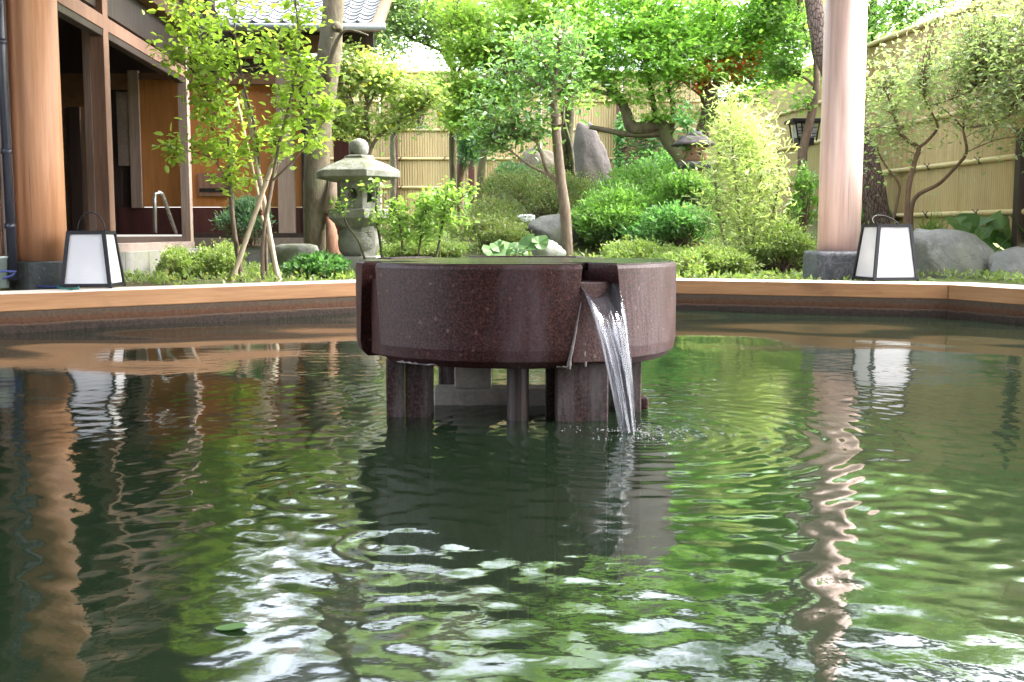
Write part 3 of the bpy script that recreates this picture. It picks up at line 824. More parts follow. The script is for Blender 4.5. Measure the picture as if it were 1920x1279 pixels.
# cords lying on the left coping, and a bucket at the frame edge
def deck_pt(px, py, dz=0.006):
    p = P(px, py, 1.0); s = (ZD + dz - HC) / (p.z - HC); return Vector((p.x*s, p.y*s, ZD+dz))
cd = thing('cord_loop', 'blue cord with a green looped end lying on the left coping', 'cord', deck_pt(120, 538))
pts = [deck_pt(x, y) for x, y in ((6, 536), (20, 532), (45, 534), (75, 537), (108, 538))]
for dz, nm in ((0.0, 'blue_cord'),):
    MB().tube(pts, 0.006, 6).build('blue_cord', M['cord_blue'], cd, smooth=True)
pts2 = [deck_pt(x, y, 0.007) for x, y in ((4, 530), (18, 524), (38, 522), (30, 529), (14, 533), (5, 534))]
pts2 = [Vector((p.x, p.y, p.z)) for p in pts2]
MB().tube([Vector((p.x, 5.55, p.z+0.02)) for p in [P(x, y, 5.6) for x, y in ((-6, 522), (4, 516), (22, 515), (38, 516), (30, 524), (14, 529))]], 0.006, 6).build('blue_knot', M['cord_blue'], cd, smooth=True)
lp = [(106, 537), (118, 534), (132, 531.5), (145, 532), (150, 536), (146, 541), (134, 542.5), (120, 541), (108, 538.5)]
MB().tube([deck_pt(x, y, 0.008) for x, y in lp], 0.0062, 6).build('green_loop', M['cord_green'], cd, smooth=True)
bk = thing('plastic_bucket', 'grey green plastic bucket at the left edge behind the coping', 'bucket', (PX(0, 6.3, 0.3), 6.25, ZD))
bx = PX(-14, 6.25, 0.3)
MB().lathe((bx, 6.25, ZD), [(0.085, 0.0), (0.10, 0.17), (0.106, 0.17), (0.106, 0.185), (0.096, 0.185), (0.09, 0.16), (0.078, 0.01)], 28).build('pail', M['bucket'], bk, smooth=True)

# ------------------------------------------------------------------ bath house on the left
bh = thing('bath_house', 'wooden bath house with open veranda, orange boards and a tiled roof', 'building', (-3.2, 9, 0.2))
dd_ = Vector((-0.0585, 1, 0))
def wallx(Y): return PX(348, 10.5, 1.2) + (Y-10.5)*(-0.0585)*-1*-1 if False else PX(348, 10.5, 1.2) - 0.0585*(Y-10.5)
def post(px, Y, wpx, z0, z1, mat='pale_wood', dep=None, nm='post'):
    w = wpx*SC(Y); x = PX(px, Y, 1.2)
    return MB().box((x-w/2, Y-(dep or w)/2, z0), (x+w/2, Y+(dep or w)/2, z1)).build(nm, M[mat], bh, bevel=0.004)
post(348, 10.5, 17, 0.43, 3.0)
post(193, 8.05, 26, 0.47, 3.3, 'old_wood')
post(171, 8.3, 15, 0.47, 2.9, 'pale_wood')
post(9, 6.35, 14, 0.30, 3.2, 'pale_wood', 0.1)
post(-14, 6.3, 16, 0.3, 3.2, 'old_wood')
pp = PX(21, 6.30, 1.0)
MB().tube([(pp, 6.25, 0.25), (pp-0.012, 6.25, 3.0)], 0.026, 12).build('down_pipe', M['pipe'], bh, smooth=True)
for z in (0.55, 0.98, 1.6): MB().tube([(pp-0.004, 6.25, z), (pp-0.004, 6.25, z+0.03)], 0.031, 12).build('pipe_collar', M['pipe'], bh, smooth=True)
# long beams running back along the veranda (toward a vanishing point at px 843)
def lbeam(pxA, pyA, YA, YB, w, h, mat, nm='beam', dx=0.0):
    a = P(pxA, pyA, YA); a.x += dx
    b = Vector((a.x - 0.0585*(YB-YA), YB, a.z))
    return MB().bar(a, b, w, h).build(nm, M[mat], bh, bevel=0.004)
lbeam(338, 136, 10.45, 6.72, 0.10, 0.10, 'old_wood', 'lintel')
lbeam(338, 150, 10.42, 6.72, 0.075, 0.055, 'dark_wood', 'sliding_track')
lbeam(338, 86, 10.45, 6.72, 0.05, 0.30, 'dark_wood', 'transom_panel', -0.03)
lbeam(338, 40, 10.45, 6.72, 0.16, 0.19, 'beam_wood', 'upper_beam', 0.02)
lbeam(338, 448, 10.45, 6.72, 0.16, 0.05, 'dark_wood', 'threshold', -0.02)
lbeam(338, 461, 10.45, 6.72, 0.22, 0.085, 'pinkish', 'sill_stone', 0.03)
# foundation blocks
nb = 6
for k in range(nb):
    Y0 = 6.8 + (10.6-6.8)*k/nb; Y1 = 6.8 + (10.6-6.8)*(k+1)/nb - 0.006
    xa, xb = wallx(Y0)+0.12, wallx(Y1)+0.12
    MB().prism([(xa-0.35, Y0), (xa, Y0), (xb, Y1), (xb-0.35, Y1)], 0.05, 0.385).build('foundation_block', M['concrete'], bh, bevel=0.005)
# soffit boards and ceiling over the veranda
MB().box((-6.5, 5.5, 2.93), (wallx(8)+0.55, 10.7, 2.98)).build('soffit', M['roof_under'], bh)
for k in range(9):
    Y = 5.9 + k*0.58
    MB().box((-5.5, Y, 2.83), (wallx(Y)+0.50, Y+0.07, 2.925)).build('rafter', M['beam_wood'], bh)
MB().box((wallx(8)+0.51, 5.5, 2.84), (wallx(8)+0.55, 10.7, 3.02)).build('fascia', M['dark_wood'], bh)
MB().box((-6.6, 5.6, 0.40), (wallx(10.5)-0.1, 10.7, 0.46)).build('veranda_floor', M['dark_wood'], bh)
# end wall of the veranda (faces the camera)
YE = 10.62
def ebox(px0, px1, py0, py1, Y, dep, mat, nm):
    a = P(px0, py1, Y); b = P(px1, py0, Y)
    return MB().box((a.x, Y, a.z), (b.x, Y+dep, b.z)).build(nm, M[mat], bh, bevel=0.002)
ebox(258, 341, 150, 388, YE, 0.04, 'orange', 'wall_board')
ebox(247, 258, 132, 390, YE-0.03, 0.06, 'pale_wood', 'door_post')
for k in range(3):
    ebox(225+k*38.7, 225+k*38.7+38, 389, 440, YE-0.01, 0.03, 'wainscot', 'wainscot_board')
ebox(222, 242, 172, 311, YE-0.02, 0.02, 'pinkish', 'pale_panel')
ebox(205, 222, 168, 440, YE, 0.04, 'dark_wood', 'door_leaf')
ebox(222, 247, 168, 389, YE+0.03, 0.04, 'dark_wood', 'door_leaf')
ebox(258, 345, 137, 149.5, YE-0.02, 0.05, 'beam_wood', 'door_lintel')
ebox(150, 247, 138, 168, YE-0.02, 0.05, 'beam_wood', 'door_lintel')
ebox(60, 205, 138, 200, YE-0.01, 0.04, 'beam_wood', 'door_lintel')
ebox(60, 136, 200, 440, YE+0.04, 0.03, 'roof_under', 'sliding_door')
ebox(136, 148, 196, 440, YE, 0.04, 'dark_wood', 'door_stile')
ebox(148, 205, 200, 440, YE+0.06, 0.03, 'old_wood', 'sliding_door')
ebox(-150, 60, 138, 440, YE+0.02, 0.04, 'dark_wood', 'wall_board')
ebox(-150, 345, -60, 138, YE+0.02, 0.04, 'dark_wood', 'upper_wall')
# back wall of veranda far left
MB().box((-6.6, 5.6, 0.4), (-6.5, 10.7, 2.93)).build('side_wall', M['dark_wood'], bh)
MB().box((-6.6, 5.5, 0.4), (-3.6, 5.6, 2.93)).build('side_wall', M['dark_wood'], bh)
# metal hand rail by the steps
mb = MB(); y0 = 9.6
rail_pts = [P(291, 437, y0), P(290, 372, y0), P(292, 364, y0+0.02), P(298, 361, y0+0.05), P(304, 364, y0+0.12), P(330, 437, y0+0.5)]
hr = thing('hand_rail', 'bent steel hand rail standing on the veranda floor in front of the boards', 'handrail', (P(291, 437, y0).x, y0, 0.46))
MB().tube(rail_pts, 0.017, 10).build('rail', M['steel'], hr, smooth=True)
# front-facing wing with orange boards, px 357-572
YW = 11.4
x = 357; k = 0
while x < 572:
    w = min(42, 572-x)
    ebox(x, x+w-0.8, 150, 388, YW+0.006*(k % 2), 0.04, 'orange', 'wall_board')
    ebox(x, x+w-0.8, 389, 437, YW-0.01+0.004*(k % 2), 0.04, 'wainscot', 'wainscot_board')
    x += w; k += 1
ebox(523, 545, 100, 455, YW-0.12, 0.1, 'pale_wood', 'post')
ebox(568, 577, 120, 445, YW-0.05, 0.1, 'dark_wood', 'post')
ebox(345, 640, 138, 158, YW-0.10, 0.12, 'beam_wood', 'lintel')
ebox(345, 640, 108, 138, YW-0.02, 0.03, 'dark_wood', 'transom_panel')
ebox(345, 560, 95, 107, YW-0.12, 0.12, 'beam_wood', 'upper_beam')
ebox(340, 700, 52, 95, YW+0.02, 0.05, 'dark_wood', 'upper_wall')
ebox(330, 400, -70, 52, YW+0.02, 0.05, 'dark_wood', 'upper_wall')
ebox(505, 600, 66, 100, YW-0.04, 0.05, 'old_wood', 'wall_board')
ebox(371, 433, 325, 368, YW-0.03, 0.02, 'old_wood', 'letter_panel')
ebox(374, 430, 353, 360, YW-0.04, 0.02, 'black_metal', 'letter_slot')
ebox(345, 590, 437, 446, YW-0.15, 0.25, 'dark_wood', 'threshold')
ebox(345, 590, 446, 462, YW-0.18, 0.25, 'pinkish', 'sill_stone')
MB().box((wallx(10.6)-0.1, YW-0.16, 0.05), (PX(600, YW, 0.3), YW+0.1, 0.395)).build('foundation_block', M['concrete'], bh, bevel=0.006)
MB().box((wallx(10.6)-0.4, YW+0.1, 0.3), (PX(600, YW, 0.3), YW+2, 0.42)).build('floor_slab', M['dark_wood'], bh)
ebox(628, 652, 165, 440, 12.0, 0.15, 'wainscot', 'post')
# tiled roof rising away from the eave
YR = 11.0; ez = P(500, 47, YR).z
x0r, x1r = PX(392, YR, ez), PX(715, YR, ez)
sl = R(27)
troof = MB().add([(x0r, YR, ez-0.01), (x1r, YR, ez-0.01), (x1r, YR+2.6, ez-0.01+2.6*math.tan(sl)), (x0r, YR+2.6, ez-0.01+2.6*math.tan(sl)),
                  (x0r, YR, ez-0.07), (x1r, YR, ez-0.07), (x1r, YR+2.6, ez-0.07+2.6*math.tan(sl)), (x0r, YR+2.6, ez-0.07+2.6*math.tan(sl))],
                 [(0,1,2,3), (7,6,5,4), (0,4,5,1), (1,5,6,2), (2,6,7,3), (3,7,4,0)]).build('tiled_roof', M['roof_under'], bh)
tw, tc_ = 0.150, 0.125
vs = []; fs = []
for j, (yy, zz) in enumerate(((0, 0.018), (tc_*1.25, 0.0))):
    for i in range(7):
        u = i/6; vs.append(((u-0.5)*tw*1.03, yy, zz + 0.030*(2*u-1)**2))
for j, (yy, zz) in enumerate(((0, 0.004), (tc_*1.25, -0.012))):
    for i in range(7):
        u = i/6; vs.append(((u-0.5)*tw*1.03, yy, zz + 0.030*(2*u-1)**2))
for i in range(6):
    fs += [(i, i+1, 8+i, 7+i), (14+i, 21+i, 22+i, 15+i), (i, 14+i, 15+i, i+1)]
tile_me = bpy.data.meshes.new('roof_tile'); tile_me.from_pydata(vs, [], fs); tile_me.materials.append(M['tile'])
o0 = org(troof)
nc = int((x1r-x0r)/tw)
for r_ in range(13):
    for c_ in range(nc):
        o = bpy.data.objects.new('roof_tile', tile_me); C.objects.link(o); o.parent = troof
        o.location = Vector((x0r+(c_+0.5)*tw, YR-0.03+r_*tc_*math.cos(sl), ez+0.004+r_*tc_*math.sin(sl)+random.uniform(-.002,.002))) - o0
        o.rotation_euler = (sl, random.uniform(-.02,.02), random.uniform(-.01,.01))
MB().tube([(x0r-0.05, YR-0.07, ez-0.03), (x1r+0.05, YR-0.07, ez-0.03)], 0.035, 12).build('gutter', M['gutter'], bh, smooth=True)
# rake board of the left roof, seen at the valley
MB().bar(P(340, -40, 10.6), P(405, 45, 10.75), 0.08, 0.14).build('rake_board', M['dark_wood'], bh)

# added unseen wall behind the camera, keeps the granite basin front dark
cw = thing('unseen_shade_wall', 'added dark timber wall out of view behind the camera, darkening the basin front', 'building', (0, -1.9, 0.16))
for k in range(24):
    x0 = -6.0+k*0.5
    MB().box((x0, -2.0+0.012*(k % 2), 0.1), (x0+0.494, -1.9+0.012*(k % 2), 3.3)).build('wall_board', M['dark_wood'], cw)
MB().box((-6.2, -2.1, 3.3), (6.2, -1.2, 3.42)).build('eave_board', M['roof_under'], cw)
for k in range(7):
    MB().box((-5.6+k*1.85, -1.88, 0.1), (-5.48+k*1.85, -1.78, 3.3)).build('post', M['old_wood'], cw)

# ------------------------------------------------------------------ split-bamboo fences
t = NT('split_bamboo')
v = t.coord(); oi = t.new('ShaderNodeObjectInfo')
vc = t.coord((1, 1, 0.04)); a = t.noise(vc, 40, 3, 0.6); b = t.noise(t.coord((1,1,1)), 22, 2, 0.5); c = t.noise(t.coord(), 1.2, 4)
col = t.ramp(a, [(0.3, (0.30, 0.21, 0.085)), (0.7, (0.43, 0.33, 0.16))])
col = t.mix(t.ramp(b, [(0.64, 0.0), (0.70, 0.35)]), col, (0.48, 0.39, 0.24))
col = t.mix(t.ramp(c, [(0.4, 0.0), (0.75, 0.4)]), col, (0.30, 0.24, 0.12))
M['slats'] = t.set(col, 0.55, t.bump(a, 0.2, 0.004), 0.4)
def bamboo_fence(A, B, z0, zs, label, bays, pitch, rail_r, postdark=True):
    """A, B plan points; zs heights of the rails; slats run between"""
    A, B = Vector(A), Vector(B)
    o = thing('bamboo_fence', label, 'fence', (A.x, A.y, z0))
    d = (B-A); Ln = d.length; d.normalize(); nrm = Vector((d.y, -d.x))
    if nrm.dot(Vector((0,0)) - (A+B)/2) < 0: nrm = -nrm
    for k in range(bays):
        s0 = Ln*k/bays; s1 = Ln*(k+1)/bays - 0.01
        n = int((s1-s0)/pitch)
        prof = []
        for i in range(n):
            for (u, h) in ((0.02, 0.0), (0.22, 0.75), (0.5, 1.0), (0.78, 0.75)):
                prof.append((s0 + (i+u)*(s1-s0)/n, h*pitch*0.42))
        prof.append((s1, 0)); pr = np.array(prof)
        base = np.array([A.x, A.y]) + np.outer(pr[:,0], [d.x, d.y]) + np.outer(pr[:,1], [nrm.x, nrm.y])
        m = len(pr)
        V = np.concatenate([np.c_[base, np.full(m, z0)], np.c_[base, np.full(m, zs[-1])]])
        i = np.arange(m-1)
        F = np.stack([i, i+1, i+1+m, i+m], -1)
        np_mesh('bamboo_slats', V, F, M['slats'], o, False, 'stuff')
        bq = MB(); p0 = A+d*s0-nrm*0.012; p1 = A+d*s1-nrm*0.012
        bq.bar((p0.x, p0.y, (z0+zs[-1])/2), (p1.x, p1.y, (z0+zs[-1])/2), 0.012, zs[-1]-z0); bq.build('backing_board', M['beam_wood'], o)
        for z in zs:
            off = pitch*0.42 + rail_r*0.6
            pts = []; rr = []
            nseg = 8
            for q in range(nseg+1):
                s_ = s0 + (s1+0.01-s0)*q/nseg; p = A + d*s_ + nrm*off
                pts.append((p.x, p.y, z)); rr.append(rail_r*(1.12 if z == zs[-1] else 1.0))
            MB().tube(pts, rr, 10).build('bamboo_rail', M['bamboo_rail'], o, smooth=True)
            if z != zs[-1]:
                for q in (0.25, 0.8):
                    p = A + d*(s0+(s1-s0)*q) + nrm*(off+rail_r*0.2)
                    tb = MB(); pp_ = Vector((p.x, p.y, z)); d3 = Vector((d.x, d.y, 0))
                    n3 = Vector((nrm.x, nrm.y, 0))
                    tb.tube([pp_-d3*0.008-Vector((0,0,rail_r*1.2)), pp_+n3*rail_r*0.95-d3*0.003, pp_+d3*0.008+Vector((0,0,rail_r*1.2))], 0.007, 5)
                    tb.tube([pp_+n3*rail_r, pp_+n3*(rail_r+0.01)+d3*0.04+Vector((0,0,0.035))], 0.004, 5)
                    tb.tube([pp_+n3*rail_r, pp_+n3*(rail_r+0.01)-d3*0.035-Vector((0,0,0.03))], 0.004, 5)
                    tb.build('rope_tie', M['tie'], o)
    return o, d, nrm
YB = 17.0
zr = [0.81 + 0.446*k for k in range(6)]
f1, d1, n1_ = bamboo_fence((-4.6, YB), (3.0, YB), 0.45, zr, 'split bamboo fence running across the back of the garden', 6, 0.040, 0.022)
for px in (741, 884, 1160, 640):
    xx = PX(px, 16.9, 1.5)
    MB().box((xx-0.045, 16.78, 0.4), (xx+0.045, 16.92, zr[-2]+0.05)).build('fence_post', M['wainscot'], f1, bevel=0.004)
za = [0.70 + 0.446*k for k in range(5)]
f2, d2, n2_ = bamboo_fence((3.79+0.135*5.2, 11.15-5.2), (3.79-0.135*5.85, 11.15+5.83), 0.45, za, 'golden split bamboo fence receding along the right side behind the azalea', 6, 0.030, 0.024)
for Y in (8.66, 12.2):
    xx = 3.79-0.135*(Y-11.15)-(0.03 if Y < 9 else 0.10)
    MB().box((xx-0.04, Y-0.05, 0.3), (xx+0.04, Y+0.05, 1.36)).build('fence_post', M['dark_wood'], f2, bevel=0.004)

# ------------------------------------------------------------------ stone lanterns
def cone_stack(c, prof, n, rot): return MB().lathe(c, prof, n, R(rot))
YL = 9.0; s9 = SC(YL)
def zy(py, Y=YL): return P(960, py, Y).z
lx = P(672, 400, YL).x
sl_ = thing('stone_lantern', 'tall mossy hexagonal stone lantern with ball finial, left of the fountain', 'stone lantern', (lx, YL, 0.15))
RH = -11
MB().box((lx-0.20+0.0, YL-0.16, 0.10), (lx+0.17, YL+0.16, zy(480))).build('plinth', M['pale_stone'], sl_, bevel=0.012, label='pale square block under the lantern shaft')
MB().lathe((lx, YL, 0), [(0.13, zy(481)), (0.165, zy(470)), (0.175, zy(455)), (0.165, zy(437)), (0.15, zy(427))], 28).build('shaft', M['lantern_stone'], sl_, smooth=True)
# carved pale face on the shaft, with strokes
fcx = P(690, 460, YL-0.15)
face_rot = R(24)
FM = Matrix.Translation((P(689, 457, YL-0.155).x, YL-0.135, zy(457))) @ Matrix.Rotation(face_rot, 4, 'Z')
hh = (zy(425)-zy(490))/2
mb = MB()
prof = [(0.052, -hh), (0.062, -hh*0.3), (0.066, hh*0.3), (0.055, hh)]
vs = []
for w_, z_ in prof:
    for xx_, yy_ in ((-w_, 0), (w_, 0), (w_, 0.05), (-w_, 0.05)): vs.append(FM @ Vector((xx_, yy_, z_)))
fs = []
for k in range(3):
    for q in range(4):
        fs.append((k*4+q, k*4+(q+1) % 4, (k+1)*4+(q+1) % 4, (k+1)*4+q))
fs += [(3,2,1,0), (12,13,14,15)]
mb.add(vs, fs); mb.build('inscribed_face', M['pale_stone'], sl_, bevel=0.004)
strokes = [[(-.030,.092),(.034,.096)], [(.004,.118),(.002,.062)], [(-.034,.066),(.036,.060)], [(.006,.078),(.026,.078)],
           [(-.020,.040),(.012,.044),(-.024,.016)], [(-.004,.030),(.020,.012)], [(-.030,.012),(.004,.008)],
           [(-.030,-.020),(.028,-.014)], [(-.018,.0),(-.022,-.044)], [(.010,.002),(.000,-.030),(-.030,-.052)], [(.006,-.028),(.026,-.044),(.040,-.030)], [(.030,-.004),(.034,-.012)]]
mb = MB()
for st_ in strokes:
    mb.tube([FM @ Vector((x_, -0.0005, z_)) for x_, z_ in st_], 0.0034, 5)
mb.build('carved_characters', M['rock_dark'], sl_)
MB().lathe((lx, YL, 0), [(0.17, zy(427)), (0.255, zy(411)), (0.265, zy(410)), (0.265, zy(394)), (0.255, zy(392))], 6, R(RH)).build('platform', M['lantern_stone'], sl_, bevel=0.006)
# fire box: hexagonal shell with a round opening
fb0, fb1 = zy(391.5), zy(342)
RFB = 0.185
mbx = MB()
hexp = [(math.cos(R(RH)+k*math.pi/3), math.sin(R(RH)+k*math.pi/3)) for k in range(6)]
for k in range(6):
    k2 = (k+1) % 6
    for (ra, rb) in ((RFB, RFB-0.035),):
        A0 = Vector((lx+hexp[k][0]*ra, YL+hexp[k][1]*ra, 0)); B0 = Vector((lx+hexp[k2][0]*ra, YL+hexp[k2][1]*ra, 0))
        A1 = Vector((lx+hexp[k][0]*rb, YL+hexp[k][1]*rb, 0)); B1 = Vector((lx+hexp[k2][0]*rb, YL+hexp[k2][1]*rb, 0))
    mid = (hexp[k][0]+hexp[k2][0], hexp[k][1]+hexp[k2][1])
    hole = 'round' if (mid[1] < -1.2 or mid[1] > 1.2) else ('square' if abs(mid[0]) > 0.9 else None)
    # panel with a hole: ring of quads between outline and hole
    nseg = 24
    def pt(side, u, z): 
        a_, b_ = (A0, B0) if side == 0 else (A1, B1)
        p = a_.lerp(b_, u); return (p.x, p.y, z)
    hr_u = 0.26; zc = (fb0+fb1)/2; hr_z = (fb1-fb0)*0.27
    vs = []
    for side in (0, 1):
        for ring_ in (0, 1):
            for q in range(nseg):
                an = 2*math.pi*q/nseg; cu, cz = math.cos(an), math.sin(an)
                mx = max(abs(cu), abs(cz))
                if ring_ == 0: u, z = 0.5+0.5*cu/mx, zc+(fb1-fb0)/2*cz/mx
                elif hole == 'round': u, z = 0.5+hr_u*cu, zc+hr_z*cz
                else: u, z = 0.5+0.25*cu/mx, zc+(fb1-fb0)*0.28*cz/mx
                vs.append(pt(side, u, z))
    fs = []
    for q in range(nseg):
        r2 = (q+1) % nseg
        fs += [(q, r2, nseg+r2, nseg+q), (2*nseg+q, 3*nseg+q, 3*nseg+r2, 2*nseg+r2), (nseg+q, nseg+r2, 3*nseg+r2, 3*nseg+q)]
    mbx.add(vs, fs)
mbx.build('fire_box', M['lantern_stone'], sl_)
MB().lathe((lx, YL, 0), [(0.20, zy(342)), (0.365, zy(334)), (0.368, zy(333)), (0.368, zy(322)), (0.355, zy(320)), (0.26, zy(309)), (0.14, zy(299)), (0.12, zy(296))], 6, R(RH)).build('roof', M['lantern_stone'], sl_, bevel=0.008)
MB().lathe((lx+0.01, YL, 0), [(0.12, zy(304)), (0.13, zy(303)), (0.13, zy(294)), (0.12, zy(292)), (0.08, zy(291))], 6, R(RH)).build('neck_slab', M['lantern_stone'], sl_, bevel=0.004)
MB().lathe((lx+0.012, YL, 0), [(0.065, zy(292)), (0.076, zy(286)), (0.082, zy(277)), (0.074, zy(268)), (0.05, zy(263)), (0.018, zy(260)), (0.005, zy(259))], 24).build('ball_finial', M['lantern_stone'], sl_, smooth=True)

Y2 = 10.3
def z2(py): return P(960, py, Y2).z
l2x = P(1302, 280, Y2).x
s2 = thing('stone_lantern', 'small rustic stone lantern with rough slab roof among the maple branches', 'stone lantern', (l2x, Y2, gh(l2x, Y2)))
def rough_box(x0, x1, y0, y1, z0, z1, amp=0.015, n=5, taper=1.0):
    import bmesh
    bm = bmesh.new(); bmesh.ops.create_grid(bm, x_segments=1, y_segments=1, size=1)
    bm.free()
    vs = []; fs = []
    g = MB(); c = ((x0+x1)/2, (y0+y1)/2)
    N = 20; rings = []
    for j, z in enumerate(np.linspace(z0, z1, n)):
        q = (z-z0)/(z1-z0); sc_ = 1+(taper-1)*q
        ring_ = []
        for k in range(N):
            a_ = 2*math.pi*k/N; ca, sa = math.cos(a_), math.sin(a_); m_ = max(abs(ca), abs(sa))**0.75
            ring_.append((c[0]+(x1-x0)/2*sc_*ca/m_+random.uniform(-amp, amp), c[1]+(y1-y0)/2*sc_*sa/m_+random.uniform(-amp, amp), z+random.uniform(-amp, amp)*0.4))
        rings += ring_
    for j in range(n-1):
        for k in range(N):
            k2 = (k+1) % N; fs.append((j*N+k, j*N+k2, (j+1)*N+k2, (j+1)*N+k))
    fs.append(tuple(range(N-1, -1, -1))); fs.append(tuple(range((n-1)*N, n*N)))
    return g.add(rings, fs)
sc2 = SC(Y2)
rough_box(l2x-0.10, l2x+0.10, Y2-0.10, Y2+0.10, gh(l2x, Y2)-0.05, z2(316)).build('shaft', M['rust_stone'], s2, smooth=True)
rough_box(l2x-0.15, l2x+0.15, Y2-0.15, Y2+0.15, z2(316), z2(304), 0.008, 3).build('platform', M['rock_purple'], s2, smooth=True)
rough_box(l2x-0.115, l2x+0.115, Y2-0.115, Y2+0.115, z2(304), z2(273), 0.006, 4).build('fire_box', M['rust_stone'], s2, smooth=True)
for px in (1297, 1313):
    p = P(px, 289, Y2-0.122); MB().tube([p, p+Vector((0, 0.03, 0))], 0.015 if px > 1300 else 0.010, 10).build('fire_window', M['dark_wood'], s2)
rough_box(l2x-0.215, l2x+0.185, Y2-0.19, Y2+0.19, z2(273), z2(256), 0.008, 4, 0.60).build('roof', M['rock_purple'], s2, smooth=True)
rough_box(l2x-0.09, l2x+0.09, Y2-0.09, Y2+0.09, z2(256), z2(247), 0.008, 3, 0.6).build('cap_stone', M['rock_dark'], s2, smooth=True)

# black hanging garden lamp on the small tree
YG = 11.6
gl_ = thing('garden_lamp', 'small black square lamp with pale panes behind the thin trunk near the right pillar', 'lamp', P(1505, 272, YG))
ga = P(1505, 250, YG); k_ = SC(YG)
def gbox(px0, px1, py0, py1, d0, d1, mat, nm):
    a_ = P(px0, py1, YG); b_ = P(px1, py0, YG)
    return MB().box((a_.x, YG+d0, a_.z), (b_.x, YG+d1, b_.z)).build(nm, M[mat], gl_, bevel=0.002)
gbox(1478, 1537, 225, 231, -0.18, 0.18, 'black_metal', 'lamp_roof')
for (pa, pb) in (((1486, 231), (1491, 266)), ((1530, 231), (1524, 266)), ((1497, 231), (1499, 262))):
    for dy in (-0.13, 0.13):
        a_ = P(pa[0], pa[1], YG); b_ = P(pb[0], pb[1], YG); a_.y += dy; b_.y += dy
        MB().bar(a_, b_, 0.014, 0.014, up=Vector((0,1,0))).build('lamp_bar', M['black_metal'], gl_)
for py in (240, 247, 252, 257): gbox(1490, 1527, py, py+1.4, -0.125, -0.115, 'black_metal', 'lamp_slat')
gbox(1490, 1527, 233, 259, -0.10, 0.10, 'paper', 'lamp_pane')
gbox(1493, 1522, 259, 273, -0.10, 0.10, 'black_metal', 'lamp_base')
pb = P(1508, 262, YG)
MB().box((pb.x-0.03, YG-0.03, gh(pb.x, YG)-0.05), (pb.x+0.03, YG+0.03, P(1508, 273, YG).z)).build('lamp_post', M['dark_wood'], gl_)

# ------------------------------------------------------------------ rocks
def rock(px0, px1, py0, py1, Y, mat, label, seed, dep=0.8, pts=None, power=2.0, amp=0.12, sub=4, lean=0.0, name='boulder'):
    import bmesh
    a_ = P(px0, py1, Y); b_ = P(px1, py0, Y)
    cx_, cz_ = (a_.x+b_.x)/2, (a_.z+b_.z)/2; rx, rz = (b_.x-a_.x)/2, (b_.z-a_.z)/2
    bm = bmesh.new(); bmesh.ops.create_icosphere(bm, subdivisions=sub, radius=1)
    rs = np.random.default_rng(seed)
    pl = [(Vector(rs.normal(size=3)).normalized(), rs.uniform(0.66, 0.92)) for _ in range(22)]
    ks = [(Vector(rs.normal(size=3)*2.2), rs.uniform(0, 6.28), rs.uniform(0.3, 1)) for _ in range(6)]
    kf = [(Vector(rs.normal(size=3)*8), rs.uniform(0, 6.28)) for _ in range(5)]
    for v_ in bm.verts:
        p = v_.co.normalized(); r_ = 1.0
        for n_, d_ in pl:
            q = p.dot(n_)
            if q > 1e-3: r_ = min(r_, d_/q)
        r_ *= 1 + amp*sum(w_*math.sin(p.dot(kk)+ph_) for kk, ph_, w_ in ks)/4 + 0.012*sum(math.sin(p.dot(kk)+ph_) for kk, ph_ in kf)
        p = p*r_
        v_.co = Vector((p.x*rx + lean*p.z*rx, p.y*rx*dep, p.z*rz))
    zs_ = [v_.co for v_ in bm.verts]
    # fit to the pixel box
    mnx, mxx = min(c.x for c in zs_), max(c.x for c in zs_); mnz, mxz = min(c.z for c in zs_), max(c.z for c in zs_)
    for c in zs_:
        c.x = (c.x-mnx)/(mxx-mnx)*2*rx-rx; c.z = (c.z-mnz)/(mxz-mnz)*2*rz-rz
    me = bpy.data.meshes.new(name); bm.to_mesh(me); bm.free()
    o = link(name, me, M[mat], None, True); o.location = (cx_, Y, cz_)
    return tag(o, label, 'rock')
rock(1678, 1868, 428, 575, 8.35, 'rock_grey', 'large smooth grey boulder just right of the right paper lantern', 1, 0.7, lean=-0.12)
rock(1846, 1990, 462, 580, 8.05, 'rock_grey', 'broken pale grey rock at the right frame edge below the big leaves', 5, 0.7)
rock(978, 1098, 398, 520, 10.2, 'rock_dark', 'dark grey boulder behind the slim camellia trunk', 9, 0.7)
rock(996, 1062, 445, 520, 9.4, 'rock_grey', 'low rounded grey stone in front of the dark boulder', 12, 0.8)
rock(1068, 1148, 228, 430, 14.6, 'rock_purple', 'tall pointed purple grey standing stone behind the shrubs', 21, 0.6, lean=-0.25)
rock(970, 1046, 272, 420, 15.2, 'rock_tan', 'rounded tan standing stone left of the tall pointed one', 24, 0.6)
rock(902, 975, 346, 430, 12.0, 'rock_dark', 'flat grey stone under the spreading azalea', 31, 0.7)
rock(1170, 1250, 300, 420, 13.6, 'rock_dark', 'dark stone below the vine covered fence post', 33, 0.7)
rock(958, 1000, 392, 425, 11.2, 'rock_purple', 'small brownish stone beneath the azalea boughs', 37, 0.7)
rock(966, 1004, 402, 419, 10.9, 'white_rock', 'small white stone peeping out under the azalea', 41, 0.7)
rock(1296, 1352, 320, 450, 11.6, 'rock_purple', 'brownish stone at the foot of the twisted maple', 43, 0.7)
rock(1120, 1180, 455, 520, 9.8, 'rock_dark', 'dark low stone in the shade right of the camellia trunk', 47, 0.8)
